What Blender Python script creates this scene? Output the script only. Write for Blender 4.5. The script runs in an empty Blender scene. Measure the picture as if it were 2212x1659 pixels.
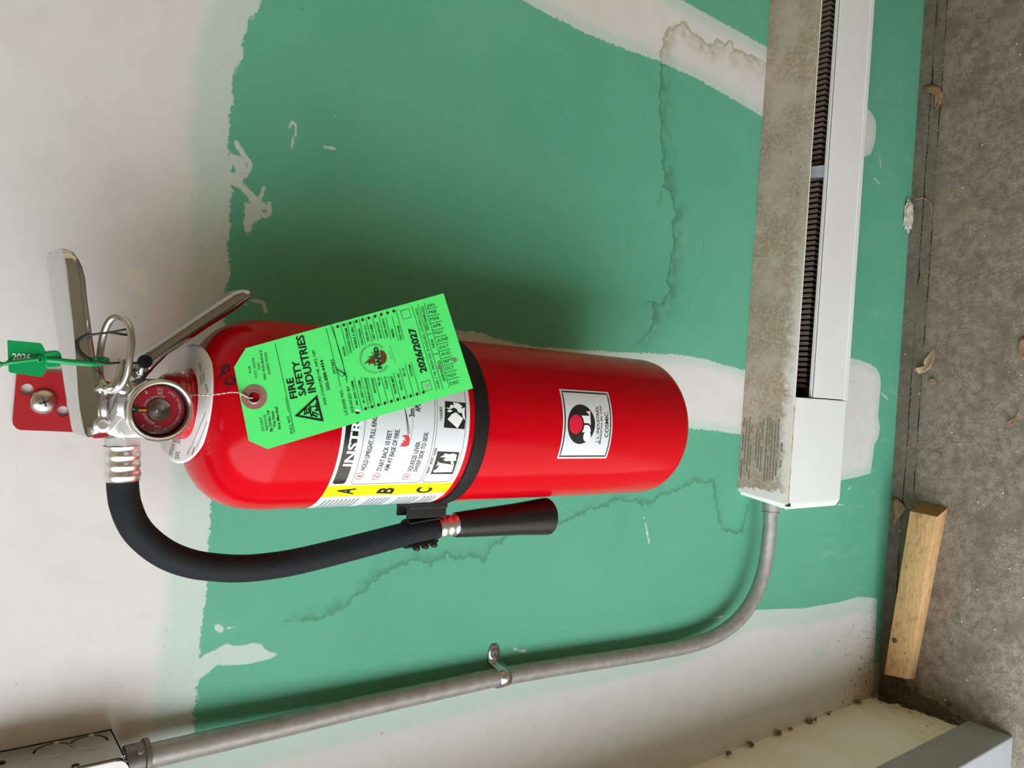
import bpy, bmesh, math, random
import numpy as np
from mathutils import Vector
from mathutils.bvhtree import BVHTree
from mathutils.geometry import tessellate_polygon

sc = bpy.context.scene
col = sc.collection
RNG = random.Random(7)
PI = math.pi

# ------------------------------------------------------------------ camera
# The phone was held sideways: world up is picture left.  Units are metres,
# the back wall is the plane y = 0, the floor is z = 0, the room is y < 0.
FPX = 1660.0
PITCH = math.radians(37.7)
ROLL = math.atan(0.068)
CAM = np.array([0.0, -0.62, 1.29])
Fv = np.array([0, math.cos(PITCH), -math.sin(PITCH)])
Dv = np.array([0, -math.sin(PITCH), -math.cos(PITCH)])
Rv = np.array([1.0, 0, 0])
Uv = math.cos(ROLL) * Dv + math.sin(ROLL) * Rv
Vv = math.sin(ROLL) * Dv - math.cos(ROLL) * Rv

cam_data = bpy.data.cameras.new('camera')
cam_data.sensor_fit = 'HORIZONTAL'
cam_data.sensor_width = 36.0
cam_data.lens = 36.0 * FPX / 2212.0
cam_data.clip_start = 0.01
cam = bpy.data.objects.new('camera', cam_data)
col.objects.link(cam)
M4 = [[Uv[i], -Vv[i], -Fv[i], CAM[i]] for i in range(3)] + [[0, 0, 0, 1]]
import mathutils
cam.matrix_world = mathutils.Matrix(M4)
sc.camera = cam

# ------------------------------------------------------------------ light: daylight through the open doorway on the left
SKY_STRENGTH = 6.2
w = bpy.data.worlds.new('sky')
sc.world = w
w.use_nodes = True
wb = w.node_tree.nodes['Background']
wb.inputs['Color'].default_value = (0.92, 1.0, 1.06, 1)
wb.inputs['Strength'].default_value = SKY_STRENGTH
DOOR_Y0, DOOR_Y1, DOOR_H = -0.201, -1.12, 2.05
ROOM_X1, ROOM_Y1, ROOM_H = 1.35, -1.75, 2.44
WX = -0.475                                    # plane of the left wall
pl = bpy.data.lights.new('doorway_portal', 'AREA')
pl.shape = 'RECTANGLE'
pl.size = abs(DOOR_Y1 - DOOR_Y0)
pl.size_y = DOOR_H
pl.cycles.is_portal = True
po = bpy.data.objects.new('doorway_portal', pl)
po.location = (WX - 0.13, (DOOR_Y0 + DOOR_Y1) / 2, DOOR_H / 2)
po.rotation_euler = (PI / 2, 0, -PI / 2)
col.objects.link(po)

vs = sc.view_settings
vs.view_transform = 'Standard'
vs.look = 'None'
vs.exposure = 0.0
vs.gamma = 1.0
vs.use_curve_mapping = False
try:
    sc.cycles.use_denoising = True
    sc.cycles.max_bounces = 8
    sc.cycles.diffuse_bounces = 5
    sc.cycles.use_adaptive_sampling = True
    sc.cycles.adaptive_threshold = 0.02
    sc.cycles.sample_clamp_indirect = 8.0
except Exception:
    pass

# ------------------------------------------------------------------ helpers
def ray(u, v):
    return Fv + (u - 1106.0) / FPX * Uv + (v - 829.5) / FPX * Vv

def at(u, v, x=None, y=None, z=None):
    """point of the photograph (2212 x 1659) on the world plane x=, y= or z="""
    d = ray(u, v)
    if y is not None: t = (y - CAM[1]) / d[1]
    elif x is not None: t = (x - CAM[0]) / d[0]
    else: t = (z - CAM[2]) / d[2]
    return CAM + t * d

ORG = {}

def thing(name, label, cat, loc=(0, 0, 0), group=None, kind=None):
    o = bpy.data.objects.new(name, None)
    o.empty_display_size = 0.02
    o.location = loc
    col.objects.link(o)
    o['label'] = label
    o['category'] = cat
    if group: o['group'] = group
    if kind: o['kind'] = kind
    ORG[o.name] = np.array(loc, float)
    return o

def add(name, verts, faces, mat, parent=None, smooth=False, label=None, kind=None, sharp=None):
    """one mesh object; verts are world coordinates"""
    org = ORG.get(parent.name, np.zeros(3)) if parent is not None else np.zeros(3)
    V = np.asarray([tuple(v) for v in verts], float) - org
    me = bpy.data.meshes.new(name)
    me.from_pydata([tuple(v) for v in V], [], [tuple(f) for f in faces])
    me.update()
    if mat is not None: me.materials.append(mat)
    if smooth:
        me.polygons.foreach_set('use_smooth', [True] * len(me.polygons))
        if sharp: me.set_sharp_from_angle(angle=math.radians(sharp))
    o = bpy.data.objects.new(name, me)
    col.objects.link(o)
    if parent is not None:
        o.parent = parent
    ORG[o.name] = org
    if label: o['label'] = label
    if kind: o['kind'] = kind
    return o

def solo(name, verts, faces, mat, label, cat, group=None, smooth=False, sharp=None):
    o = add(name, verts, faces, mat, None, smooth, label, sharp=sharp)
    o['category'] = cat
    if group: o['group'] = group
    return o

def struct(name, verts, faces, mat, smooth=False):
    o = add(name, verts, faces, mat, None, smooth)
    o['kind'] = 'structure'
    return o

class MB:
    """collects pieces of one mesh"""
    def __init__(self): self.v = []; self.f = []
    def put(self, V, F):
        n = len(self.v)
        self.v += [tuple(p) for p in V]
        self.f += [tuple(i + n for i in f) for f in F]
        return self
    def obj(self, name, mat, parent=None, smooth=False, **k):
        return add(name, self.v, self.f, mat, parent, smooth, **k)

def box(x0, x1, y0, y1, z0, z1, bev=0.0):
    bm = bmesh.new()
    bmesh.ops.create_cube(bm, size=1)
    for v in bm.verts:
        v.co = Vector(((x0 + x1) / 2 + v.co.x * (x1 - x0), (y0 + y1) / 2 + v.co.y * (y1 - y0), (z0 + z1) / 2 + v.co.z * (z1 - z0)))
    if bev: bmesh.ops.bevel(bm, geom=list(bm.edges), offset=bev, segments=2, affect='EDGES', profile=0.5)
    return dump(bm)

def dump(bm):
    bm.verts.index_update()
    V = [tuple(v.co) for v in bm.verts]
    F = [tuple(v.index for v in f.verts) for f in bm.faces]
    bm.free()
    return V, F

def bevel_mesh(V, F, off, seg=2):
    bm = bmesh.new()
    vs_ = [bm.verts.new(v) for v in V]
    for f in F: bm.faces.new([vs_[i] for i in f])
    bmesh.ops.recalc_face_normals(bm, faces=bm.faces)
    bmesh.ops.bevel(bm, geom=list(bm.edges), offset=off, segments=seg, affect='EDGES', profile=0.5)
    return dump(bm)

def hexa(P):
    """8 corners: bottom 4 then top 4, same order"""
    F = [(3, 2, 1, 0), (4, 5, 6, 7), (0, 1, 5, 4), (1, 2, 6, 5), (2, 3, 7, 6), (3, 0, 4, 7)]
    return [tuple(p) for p in P], F

def frame_of(d):
    d = np.asarray(d, float); d = d / np.linalg.norm(d)
    a = np.array([0, 0, 1.0]) if abs(d[2]) < 0.9 else np.array([1.0, 0, 0])
    e1 = np.cross(a, d); e1 /= np.linalg.norm(e1)
    return e1, np.cross(d, e1)

def lathe(prof, o, axis, n=48, cap0=True, cap1=True):
    """prof: list of (radius, distance along axis)"""
    o = np.asarray(o, float); ax = np.asarray(axis, float); ax = ax / np.linalg.norm(ax)
    e1, e2 = frame_of(ax)
    V, F = [], []
    for r, h in prof:
        for k in range(n):
            a = 2 * PI * k / n
            V.append(o + ax * h + r * (math.cos(a) * e1 + math.sin(a) * e2))
    for i in range(len(prof) - 1):
        for k in range(n):
            k2 = (k + 1) % n
            F.append((i * n + k, i * n + k2, (i + 1) * n + k2, (i + 1) * n + k))
    if cap0: F.append(tuple(reversed(range(n))))
    if cap1: F.append(tuple(range((len(prof) - 1) * n, len(prof) * n)))
    return V, F

def catmull(P, sub=8, closed=False):
    P = [np.asarray(p, float) for p in P]
    out = []
    n = len(P)
    rng = range(n) if closed else range(n - 1)
    for i in rng:
        p1, p2 = P[i], P[(i + 1) % n]
        p0 = P[i - 1] if (closed or i > 0) else 2 * p1 - p2
        p3 = P[(i + 2) % n] if (closed or i + 2 < n) else 2 * p2 - p1
        for k in range(sub):
            t = k / sub
            out.append(0.5 * ((2 * p1) + (-p0 + p2) * t + (2 * p0 - 5 * p1 + 4 * p2 - p3) * t * t + (-p0 + 3 * p1 - 3 * p2 + p3) * t ** 3))
    if not closed: out.append(P[-1])
    return out

def tube(path, r, n=14, closed=False, cap=True, flat=None):
    """swept circle; r number or list; flat=(a,b) elliptic scale"""
    P = [np.asarray(p, float) for p in path]
    m = len(P)
    R = [r] * m if np.isscalar(r) else list(r)
    T = []
    for i in range(m):
        a = P[(i + 1) % m] if (closed or i < m - 1) else P[i]
        b = P[i - 1] if (closed or i > 0) else P[i]
        t = a - b; T.append(t / (np.linalg.norm(t) + 1e-12))
    e1, _ = frame_of(T[0])
    V, F = [], []
    for i in range(m):
        e1 = e1 - T[i] * (e1 @ T[i]); e1 /= np.linalg.norm(e1)
        e2 = np.cross(T[i], e1)
        fa, fb = flat if flat else (1, 1)
        for k in range(n):
            a = 2 * PI * k / n
            V.append(P[i] + R[i] * (fa * math.cos(a) * e1 + fb * math.sin(a) * e2))
    for i in range(m if closed else m - 1):
        j = (i + 1) % m
        for k in range(n):
            k2 = (k + 1) % n
            F.append((i * n + k, i * n + k2, j * n + k2, j * n + k))
    if cap and not closed:
        F.append(tuple(reversed(range(n)))); F.append(tuple(range((m - 1) * n, m * n)))
    return V, F

def prism(poly, direction):
    """poly: 3-D polygon, extruded by direction"""
    P = [np.asarray(p, float) for p in poly]; d = np.asarray(direction, float); n = len(P)
    V = P + [p + d for p in P]
    F = [tuple(reversed(range(n))), tuple(range(n, 2 * n))]
    for i in range(n):
        j = (i + 1) % n
        F.append((i, j, j + n, i + n))
    bm = bmesh.new()
    vs_ = [bm.verts.new(v) for v in V]
    for f in F: bm.faces.new([vs_[i] for i in f])
    bmesh.ops.recalc_face_normals(bm, faces=bm.faces)
    bmesh.ops.triangulate(bm, faces=[f for f in bm.faces if len(f.verts) > 4])
    return dump(bm)

def annulus_prism(outer, inners, d):
    """flat plate with holes: 3-D loops, extruded by d"""
    d = np.asarray(d, float)
    loops = [[Vector(p) for p in outer]] + [[Vector(p) for p in h] for h in inners]
    tris = tessellate_polygon(loops)
    P = [np.array(p) for l in loops for p in l]; n = len(P)
    V = P + [p + d for p in P]
    F = [tuple(t) for t in tris] + [tuple(i + n for i in reversed(t)) for t in tris]
    k = 0
    for l in loops:
        m = len(l)
        for i in range(m):
            a, b = k + i, k + (i + 1) % m
            F.append((a, b, b + n, a + n))
        k += m
    bm = bmesh.new()
    vs_ = [bm.verts.new(v) for v in V]
    for f in F:
        try: bm.faces.new([vs_[i] for i in f])
        except ValueError: pass
    bmesh.ops.recalc_face_normals(bm, faces=bm.faces)
    return dump(bm)

def ring3(c, r, e1, e2, n=24):
    return [np.asarray(c) + r * (math.cos(2 * PI * k / n) * np.asarray(e1) + math.sin(2 * PI * k / n) * np.asarray(e2)) for k in range(n)]

# ------------------------------------------------------------------ materials
def mat(name, color, rough=0.5, metal=0.0, coat=0.0, spec=0.5, noise=None, bump=None, trans=0.0, aniso=None):
    """noise=(scale, color2, amount[, detail])  bump=(scale, strength[, distance])"""
    m = bpy.data.materials.new(name); m.use_nodes = True
    nt = m.node_tree; b = nt.nodes['Principled BSDF']
    b.inputs['Base Color'].default_value = (*color, 1)
    b.inputs['Roughness'].default_value = rough
    b.inputs['Metallic'].default_value = metal
    b.inputs['Coat Weight'].default_value = coat
    b.inputs['Coat Roughness'].default_value = 0.08
    b.inputs['Specular IOR Level'].default_value = spec
    b.inputs['Transmission Weight'].default_value = trans
    tc = nt.nodes.new('ShaderNodeTexCoord')
    if noise:
        nz = nt.nodes.new('ShaderNodeTexNoise'); nz.inputs['Scale'].default_value = noise[0]
        nz.inputs['Detail'].default_value = noise[3] if len(noise) > 3 else 6
        nt.links.new(tc.outputs['Object'], nz.inputs['Vector'])
        mr = nt.nodes.new('ShaderNodeMapRange')
        mr.inputs['From Min'].default_value = 0.35; mr.inputs['From Max'].default_value = 0.7
        mr.inputs['To Max'].default_value = noise[2]
        nt.links.new(nz.outputs['Fac'], mr.inputs['Value'])
        mx = nt.nodes.new('ShaderNodeMix'); mx.data_type = 'RGBA'
        mx.inputs[6].default_value = (*color, 1); mx.inputs[7].default_value = (*noise[1], 1)
        nt.links.new(mr.outputs[0], mx.inputs[0])
        nt.links.new(mx.outputs[2], b.inputs['Base Color'])
    if bump:
        nb = nt.nodes.new('ShaderNodeTexNoise'); nb.inputs['Scale'].default_value = bump[0]; nb.inputs['Detail'].default_value = 5
        nt.links.new(tc.outputs['Object'], nb.inputs['Vector'])
        bp = nt.nodes.new('ShaderNodeBump'); bp.inputs['Strength'].default_value = bump[1]
        bp.inputs['Distance'].default_value = bump[2] if len(bump) > 2 else 0.001
        nt.links.new(nb.outputs['Fac'], bp.inputs['Height'])
        nt.links.new(bp.outputs['Normal'], b.inputs['Normal'])
    return m

M = {}
M['red'] = mat('red_enamel', (0.50, 0.0015, 0.007), 0.17, coat=0.0, spec=0.11)
M['red_neck'] = mat('red_neck', (0.50, 0.004, 0.010), 0.25, coat=0.4)
M['red_bracket'] = mat('red_bracket', (0.36, 0.006, 0.012), 0.35, coat=0.2, noise=(60, (0.42, 0.02, 0.025), 0.5))
M['chrome'] = mat('polished_steel', (0.66, 0.66, 0.66), 0.16, 1.0, bump=(180, 0.04, 0.0006))
M['lever'] = mat('plated_lever', (0.46, 0.46, 0.48), 0.12, 1.0, bump=(90, 0.05, 0.0008))
M['steel'] = mat('dull_steel', (0.62, 0.60, 0.57), 0.30, 1.0)
M['alu'] = mat('aluminium', (0.80, 0.79, 0.77), 0.33, 1.0)
M['bezel'] = mat('bezel_steel', (0.66, 0.63, 0.57), 0.28, 1.0)
M['cast'] = mat('cast_valve', (0.70, 0.69, 0.67), 0.38, 0.85)
M['hub'] = mat('gauge_hub', (0.45, 0.38, 0.33), 0.28, 0.9)
M['rubber'] = mat('hose_rubber', (0.011, 0.012, 0.014), 0.7, spec=0.22)
M['black'] = mat('black_plastic', (0.012, 0.011, 0.010), 0.36, spec=0.4)
M['blackmatte'] = mat('black_matte', (0.012, 0.010, 0.009), 0.55, spec=0.18)
M['clip'] = mat('clip_plastic', (0.018, 0.017, 0.016), 0.5, spec=0.25)
M['paper'] = mat('white_vinyl', (0.66, 0.665, 0.68), 0.30, coat=0.3)
M['collar'] = mat('white_collar_paper', (0.78, 0.78, 0.77), 0.55)
M['ink'] = mat('black_ink', (0.010, 0.010, 0.010), 0.45)
M['inkgloss'] = mat('black_gloss_ink', (0.010, 0.009, 0.008), 0.22, coat=0.3)
M['greyink'] = mat('grey_ink', (0.16, 0.14, 0.15), 0.5)
M['redink'] = mat('red_ink', (0.62, 0.03, 0.04), 0.4)
M['stickred'] = mat('sticker_red', (0.66, 0.008, 0.035), 0.35)
M['brownink'] = mat('brown_ink', (0.13, 0.030, 0.008), 0.55)
M['dotink'] = mat('dot_ink', (0.045, 0.012, 0.004), 0.55)
M['yellow'] = mat('yellow_print', (0.90, 0.78, 0.0), 0.30, coat=0.3)
M['whiteink'] = mat('white_ink', (0.82, 0.82, 0.80), 0.4)
M['tag'] = mat('green_card', (0.085, 0.84, 0.175), 0.6, noise=(25, (0.095, 0.88, 0.19), 0.5))
M['washer'] = mat('brown_reinforcement', (0.27, 0.11, 0.095), 0.7, noise=(400, (0.34, 0.15, 0.13), 0.7))
M['seal'] = mat('green_seal_plastic', (0.0, 0.27, 0.075), 0.32)
M['faceplate'] = mat('gauge_red', (0.60, 0.008, 0.03), 0.45)
M['gaugegreen'] = mat('gauge_green', (0.005, 0.09, 0.02), 0.45)
M['needle'] = mat('gauge_needle', (0.80, 0.50, 0.04), 0.4)
M['emt'] = mat('galvanised_conduit', (0.42, 0.395, 0.37), 0.5, 0.55, noise=(110, (0.30, 0.28, 0.26), 0.8), bump=(300, 0.08, 0.0005))
M['galv'] = mat('galvanised_box', (0.46, 0.44, 0.41), 0.45, 0.75, noise=(40, (0.36, 0.34, 0.32), 0.7))
M['diecast'] = mat('diecast_fitting', (0.20, 0.18, 0.16), 0.5, 0.7)
M['heaterwhite'] = mat('heater_enamel', (0.80, 0.80, 0.79), 0.32, coat=0.2, noise=(9, (0.74, 0.73, 0.70), 0.6))
M['fin'] = mat('heater_fin', (0.36, 0.27, 0.20), 0.55, 0.1)
M['dark'] = mat('dark_cavity', (0.035, 0.028, 0.022), 0.8)  # near-black colour given to recesses, slots and gaps
M['flap'] = mat('grey_blue_steel', (0.26, 0.27, 0.29), 0.4, 0.3)
M['leaf'] = mat('dry_leaf', (0.30, 0.17, 0.085), 0.7, noise=(120, (0.20, 0.10, 0.05), 0.8))
M['leafpale'] = mat('pale_dry_leaf', (0.46, 0.31, 0.19), 0.7, noise=(120, (0.30, 0.18, 0.10), 0.8))
M['wire'] = mat('tin_wire', (0.62, 0.61, 0.60), 0.3, 1.0)
M['tether'] = mat('black_cord', (0.014, 0.013, 0.013), 0.45)
M['rust'] = mat('rust_bead', (0.42, 0.28, 0.14), 0.7, noise=(300, (0.70, 0.66, 0.58), 0.8))
M['jamb'] = mat('grey_door_frame', (0.34, 0.35, 0.37), 0.42, noise=(30, (0.28, 0.285, 0.29), 0.6))
M['plainwall'] = mat('cream_wall', (0.86, 0.67, 0.40), 0.85)
M['darkwall'] = mat('dark_room_wall', (0.28, 0.22, 0.15), 0.9)
M['ceiling'] = mat('ceiling_board', (0.80, 0.66, 0.45), 0.9)
M['outside'] = mat('outdoor_ground', (0.40, 0.35, 0.28), 0.9)
M['plaster'] = mat('flaked_plaster', (0.62, 0.58, 0.52), 0.9, noise=(500, (0.42, 0.37, 0.32), 0.9), bump=(400, 0.6, 0.002))
M['dirt'] = mat('dark_dirt', (0.055, 0.038, 0.022), 0.95, noise=(250, (0.16, 0.12, 0.08), 0.8), bump=(500, 0.6, 0.002))
M['debris'] = mat('dirt_clump', (0.13, 0.095, 0.060), 0.95, noise=(300, (0.34, 0.28, 0.21), 0.9), bump=(500, 0.6, 0.002))
M['grit'] = mat('pale_grit', (0.66, 0.62, 0.56), 0.9)

class N:
    """tiny node helper"""
    def __init__(self, m): self.nt = m.node_tree; self.b = self.nt.nodes['Principled BSDF']
    def n(self, t, **k):
        x = self.nt.nodes.new(t)
        for a, b in k.items(): setattr(x, a, b)
        return x
    def link(self, a, b): self.nt.links.new(a, b)
    def val(self, s, v):
        if hasattr(v, 'is_linked') or hasattr(v, 'links'): self.link(v, s)
        else: s.default_value = v
    def math(self, op, a, b=0.0, c=0.0, clamp=False):
        x = self.n('ShaderNodeMath', operation=op, use_clamp=clamp)
        for i, q in enumerate((a, b, c)): self.val(x.inputs[i], q)
        return x.outputs[0]
    def attr(self, name):
        x = self.n('ShaderNodeAttribute', attribute_name=name); return x.outputs['Fac']
    def coords(self):
        return self.n('ShaderNodeTexCoord').outputs['Object']
    def scaled(self, v, s):
        x = self.n('ShaderNodeMapping'); x.inputs['Scale'].default_value = s; self.link(v, x.inputs['Vector']); return x.outputs[0]
    def noise(self, v, scale, detail=4.0, rough=0.55, dist=0.0):
        x = self.n('ShaderNodeTexNoise'); x.inputs['Scale'].default_value = scale; x.inputs['Detail'].default_value = detail
        x.inputs['Roughness'].default_value = rough; x.inputs['Distortion'].default_value = dist
        self.link(v, x.inputs['Vector']); return x.outputs['Fac']
    def ramp(self, v, a, b, lo=0.0, hi=1.0):
        x = self.n('ShaderNodeMapRange', interpolation_type='SMOOTHSTEP')
        self.val(x.inputs['Value'], v); x.inputs['From Min'].default_value = a; x.inputs['From Max'].default_value = b
        x.inputs['To Min'].default_value = lo; x.inputs['To Max'].default_value = hi
        return x.outputs[0]
    def mix(self, f, a, b):
        x = self.n('ShaderNodeMix', data_type='RGBA')
        self.val(x.inputs[0], f)
        for i, q in ((6, a), (7, b)):
            if isinstance(q, tuple): x.inputs[i].default_value = (*q, 1)
            else: self.link(q, x.inputs[i])
        return x.outputs[2]
    def bump(self, h, s, d):
        x = self.n('ShaderNodeBump'); x.inputs['Strength'].default_value = s; x.inputs['Distance'].default_value = d
        self.link(h, x.inputs['Height']); self.link(x.outputs[0], self.b.inputs['Normal'])

# hose: woven rubber cover
h = N(M['rubber']); tc = h.coords()
wv = h.noise(h.scaled(tc, (1, 1, 2.0)), 900, 2)
h.bump(wv, 0.5, 0.0008)

# ------------------------------------------------------------------ print helpers (2-D charts laid on real surfaces)
_gl = {}
def glyphs(body, bold=0.0):
    key = (body, bold)
    if key in _gl: return _gl[key]
    cu = bpy.data.curves.new('t', 'FONT'); cu.body = body; cu.size = 1.0; cu.offset = bold; cu.resolution_u = 3
    ob = bpy.data.objects.new('t', cu); col.objects.link(ob)
    dg = bpy.context.evaluated_depsgraph_get()
    me = bpy.data.meshes.new_from_object(ob.evaluated_get(dg))
    V = np.array([v.co[:2] for v in me.vertices]).reshape(-1, 2)
    F = [tuple(p.vertices) for p in me.polygons]
    bpy.data.meshes.remove(me); bpy.data.objects.remove(ob); bpy.data.curves.remove(cu)
    _gl[key] = (V, F)
    return V, F
CAPH = glyphs('H')[0][:, 1].max()

def split_tris(V, F, maxlen):
    V = [np.asarray(v, float) for v in V]
    T = []
    for f in F:
        for i in range(1, len(f) - 1): T.append((f[0], f[i], f[i + 1]))
    out = []; mid = {}
    def m(a, b):
        k = (min(a, b), max(a, b))
        if k not in mid: mid[k] = len(V); V.append((V[a] + V[b]) / 2)
        return mid[k]
    while T:
        a, b, c = T.pop()
        l = [np.linalg.norm(V[a] - V[b]), np.linalg.norm(V[b] - V[c]), np.linalg.norm(V[c] - V[a])]
        k = int(np.argmax(l))
        if l[k] <= maxlen: out.append((a, b, c)); continue
        if k == 1: a, b, c = b, c, a
        elif k == 2: a, b, c = c, a, b
        q = m(a, b); T += [(a, q, c), (q, b, c)]
    return np.array(V), out

class Chart:
    """px -> 2-D metres on a surface -> 3-D"""
    maxlen = 1.0
    def inv(self, p): ...
    def lift(self, A, off): ...
    def poly(self, mb, pts, off, chart=False):
        A = [p if chart else self.inv(p) for p in pts]
        tri = tessellate_polygon([[Vector((a[0], a[1], 0)) for a in A]])
        V, F = split_tris(A, tri, self.maxlen)
        mb.put(self.lift(V, off), F)
    def stroke(self, mb, pts, wd, off, chart=False, closed=False):
        A = [np.asarray(p if chart else self.inv(p), float) for p in pts]
        if closed: A.append(A[0])
        B = []
        for a, b in zip(A[:-1], A[1:]):
            n = max(1, int(np.linalg.norm(b - a) / self.maxlen))
            B += [a + (b - a) * k / n for k in range(n)]
        B.append(A[-1])
        V, F = [], []
        for i, p in enumerate(B):
            t = B[min(i + 1, len(B) - 1)] - B[max(i - 1, 0)]
            t = t / (np.linalg.norm(t) + 1e-12); nn = np.array([-t[1], t[0]])
            V += [p + nn * wd / 2, p - nn * wd / 2]
        for i in range(len(B) - 1): F.append((2 * i, 2 * i + 1, 2 * i + 3, 2 * i + 2))
        mb.put(self.lift(np.array(V), off), F)
    def text(self, mb, body, p0, p1, hpx, off, bold=0.0, chart=False, h=None, ref=None, slant=0.0):
        """baseline from p0 to p1 (end of ref or of the whole text); cap height in px (or h metres)"""
        V, F = glyphs(body, bold)
        if len(V) == 0: return
        V = V.copy()
        x0 = V[:, 0].min()
        if ref:
            R_, _ = glyphs(ref, bold); x1 = R_[:, 0].max()
        else: x1 = V[:, 0].max()
        X = (V[:, 0] - x0) / (x1 - x0); Y = V[:, 1] / CAPH
        a0 = np.asarray(p0 if chart else self.inv(p0), float); a1 = np.asarray(p1 if chart else self.inv(p1), float)
        e = a1 - a0; L = np.linalg.norm(e); up = np.array([-e[1], e[0]]) / L
        if h is None: h = hpx * L / math.dist(p0, p1)
        X = X + slant * Y * h / L
        A = a0 + np.outer(X, e) + np.outer(Y * h, up)
        if self.maxlen < 0.5: A, F = split_tris(A, F, self.maxlen)
        mb.put(self.lift(A, off), F)
    def disc(self, mb, c, r, off, chart=False, n=28, r2=None):
        a = np.asarray(c if chart else self.inv(c), float); ry = r2 or r
        P = [a + np.array([r * math.cos(2 * PI * k / n), ry * math.sin(2 * PI * k / n)]) for k in range(n)]
        self.poly(mb, P, off, True)

class PlaneChart(Chart):
    def __init__(self, o, n, e1):
        self.o = np.asarray(o, float); self.n = np.asarray(n, float) / np.linalg.norm(n)
        e1 = np.asarray(e1, float); e1 = e1 - self.n * (e1 @ self.n); self.e1 = e1 / np.linalg.norm(e1)
        self.e2 = np.cross(self.n, self.e1)
    def inv(self, p):
        d = ray(*p); t = ((self.o - CAM) @ self.n) / (d @ self.n)
        q = CAM + t * d - self.o
        return np.array([q @ self.e1, q @ self.e2])
    def lift(self, A, off):
        A = np.asarray(A, float)
        return self.o + np.outer(A[:, 0], self.e1) + np.outer(A[:, 1], self.e2) + self.n * off
    def pt(self, p, off=0.0):
        return self.lift([self.inv(p)], off)[0]

XA, YA, RB = -0.0334, -0.085, 0.0666            # axis and radius of the extinguisher shell
class CylChart(Chart):
    maxlen = 0.004
    def inv(self, p):
        d = ray(*p); o = np.array([CAM[0] - XA, CAM[1] - YA]); e = d[:2]
        a = e @ e; b = 2 * (o @ e); c = o @ o - RB * RB; q = max(b * b - 4 * a * c, 0.0)
        t = (-b - math.sqrt(q)) / (2 * a); P = CAM + t * d
        return np.array([RB * math.atan2(P[0] - XA, -(P[1] - YA)), P[2]])
    def lift(self, A, off):
        A = np.asarray(A, float); ph = A[:, 0] / RB; r = RB + off
        return np.stack([XA + r * np.sin(ph), YA - r * np.cos(ph), A[:, 1]], 1)

def zoom(s, u0, v0):
    return lambda x, y: (u0 + x / s, v0 + y / s)
ZA = zoom(6.636, 500, 730); ZB = zoom(7.211, 690, 690); ZC = zoom(6.637, 840, 630); ZD = zoom(7.9, 640, 900); ZE = zoom(5.722, 840, 820)
ZF = zoom(9.217, 1180, 820); ZG = zoom(7.2125, 240, 780); Z1 = zoom(2.765, 0, 500); Z2 = zoom(3.317, 480, 620); Z3 = zoom(3.073, 840, 700)
Z4 = zoom(3.072, 1560, 700); Z5 = zoom(2.968, 1560, 1100); Z6 = zoom(2.37, 1560, 0); Z7 = zoom(2.675, 400, 0); Z8 = zoom(2.304, 1000, 0)
ZH = zoom(3.456, 0, 1350); ZJ = zoom(6.381, 0, 700); ZK = zoom(5.53, 840, 1040); ZS = zoom(10.37, 1000, 1360); ZX = zoom(6.144, 0, 1540)
# ------------------------------------------------------------------ structure: back wall (green board, joint compound, water marks)
def wxz(p):
    q = at(p[0], p[1], y=0.0); return (q[0], q[2])
def seg_dist(PX, PZ, poly, closed):
    """distance, and signed side of the nearest segment"""
    P = np.asarray(poly, float)
    n = len(P); best = np.full(PX.shape, 9.0); side = np.zeros(PX.shape)
    for i in range(n if closed else n - 1):
        a = P[i]; b = P[(i + 1) % n]; d = b - a; L2 = d @ d + 1e-15
        t = np.clip(((PX - a[0]) * d[0] + (PZ - a[1]) * d[1]) / L2, 0, 1)
        dx = PX - (a[0] + t * d[0]); dz = PZ - (a[1] + t * d[1]); r = np.hypot(dx, dz)
        m = r < best
        best = np.where(m, r, best); side = np.where(m, np.sign(d[0] * dz - d[1] * dx), side)
    return best, side
def inside(PX, PZ, poly):
    P = np.asarray(poly, float); c = np.zeros(PX.shape, bool); n = len(P)
    for i in range(n):
        x1, z1 = P[i]; x2, z2 = P[(i + 1) % n]
        k = (z1 > PZ) != (z2 > PZ)
        xx = (x2 - x1) * (PZ - z1) / (z2 - z1 + 1e-15) + x1
        c ^= k & (PX < xx)
    return c
def sdf(PX, PZ, poly):
    d, _ = seg_dist(PX, PZ, poly, True)
    return np.where(inside(PX, PZ, poly), d, -d)

upper = [(562, 0), (557, 22), (538, 41), (529, 71), (521, 93), (527, 120), (512, 146), (503, 168), (506, 202), (506, 224), (498, 239), (495, 284), (491, 318),
         (499, 340), (503, 372), (501, 400), (505, 415), (498, 437), (495, 482), (491, 542), (499, 587), (490, 613), (486, 700), (470, 900), (456, 1095),
         (451, 1180), (447, 1250), (440, 1330), (434, 1367), (431, 1411), (424, 1460), (425, 1500), (418, 1538), (417, 1593), (411, 1659)]
up_w = [(2.7, 1.095), (0.6, 1.098)] + [wxz(p) for p in upper] + [(WX - .01, 1.108), (WX - .01, 2.5), (2.7, 2.5)]
diag = [(640, -262), (1126, 0), (1174, 26), (1234, 56), (1269, 74), (1330, 98), (1369, 113), (1425, 132), (1521, 178), (1573, 208), (1647, 252), (1720, 290), (1720, 130), (1657, 102), (1582, 61), (1473, 0), (1000, -265)]
band = [(940, 690), (988, 715), (1042, 720), (1074, 731), (1117, 742), (1165, 750), (1328, 760), (1458, 765), (1530, 776), (1560, 788), (1604, 798), (1720, 810), (1720, 950), (1593, 938), (1560, 933), (1491, 925), (1300, 920), (940, 900)]
patch = [Z4(*p) for p in [(700, 225), (850, 225), (915, 240), (985, 265), (1030, 300), (1050, 345), (1053, 400), (1035, 610), (1047, 690), (1035, 760), (1010, 800), (1000, 880), (985, 990), (900, 1015), (800, 1035), (650, 1040)]]
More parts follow.
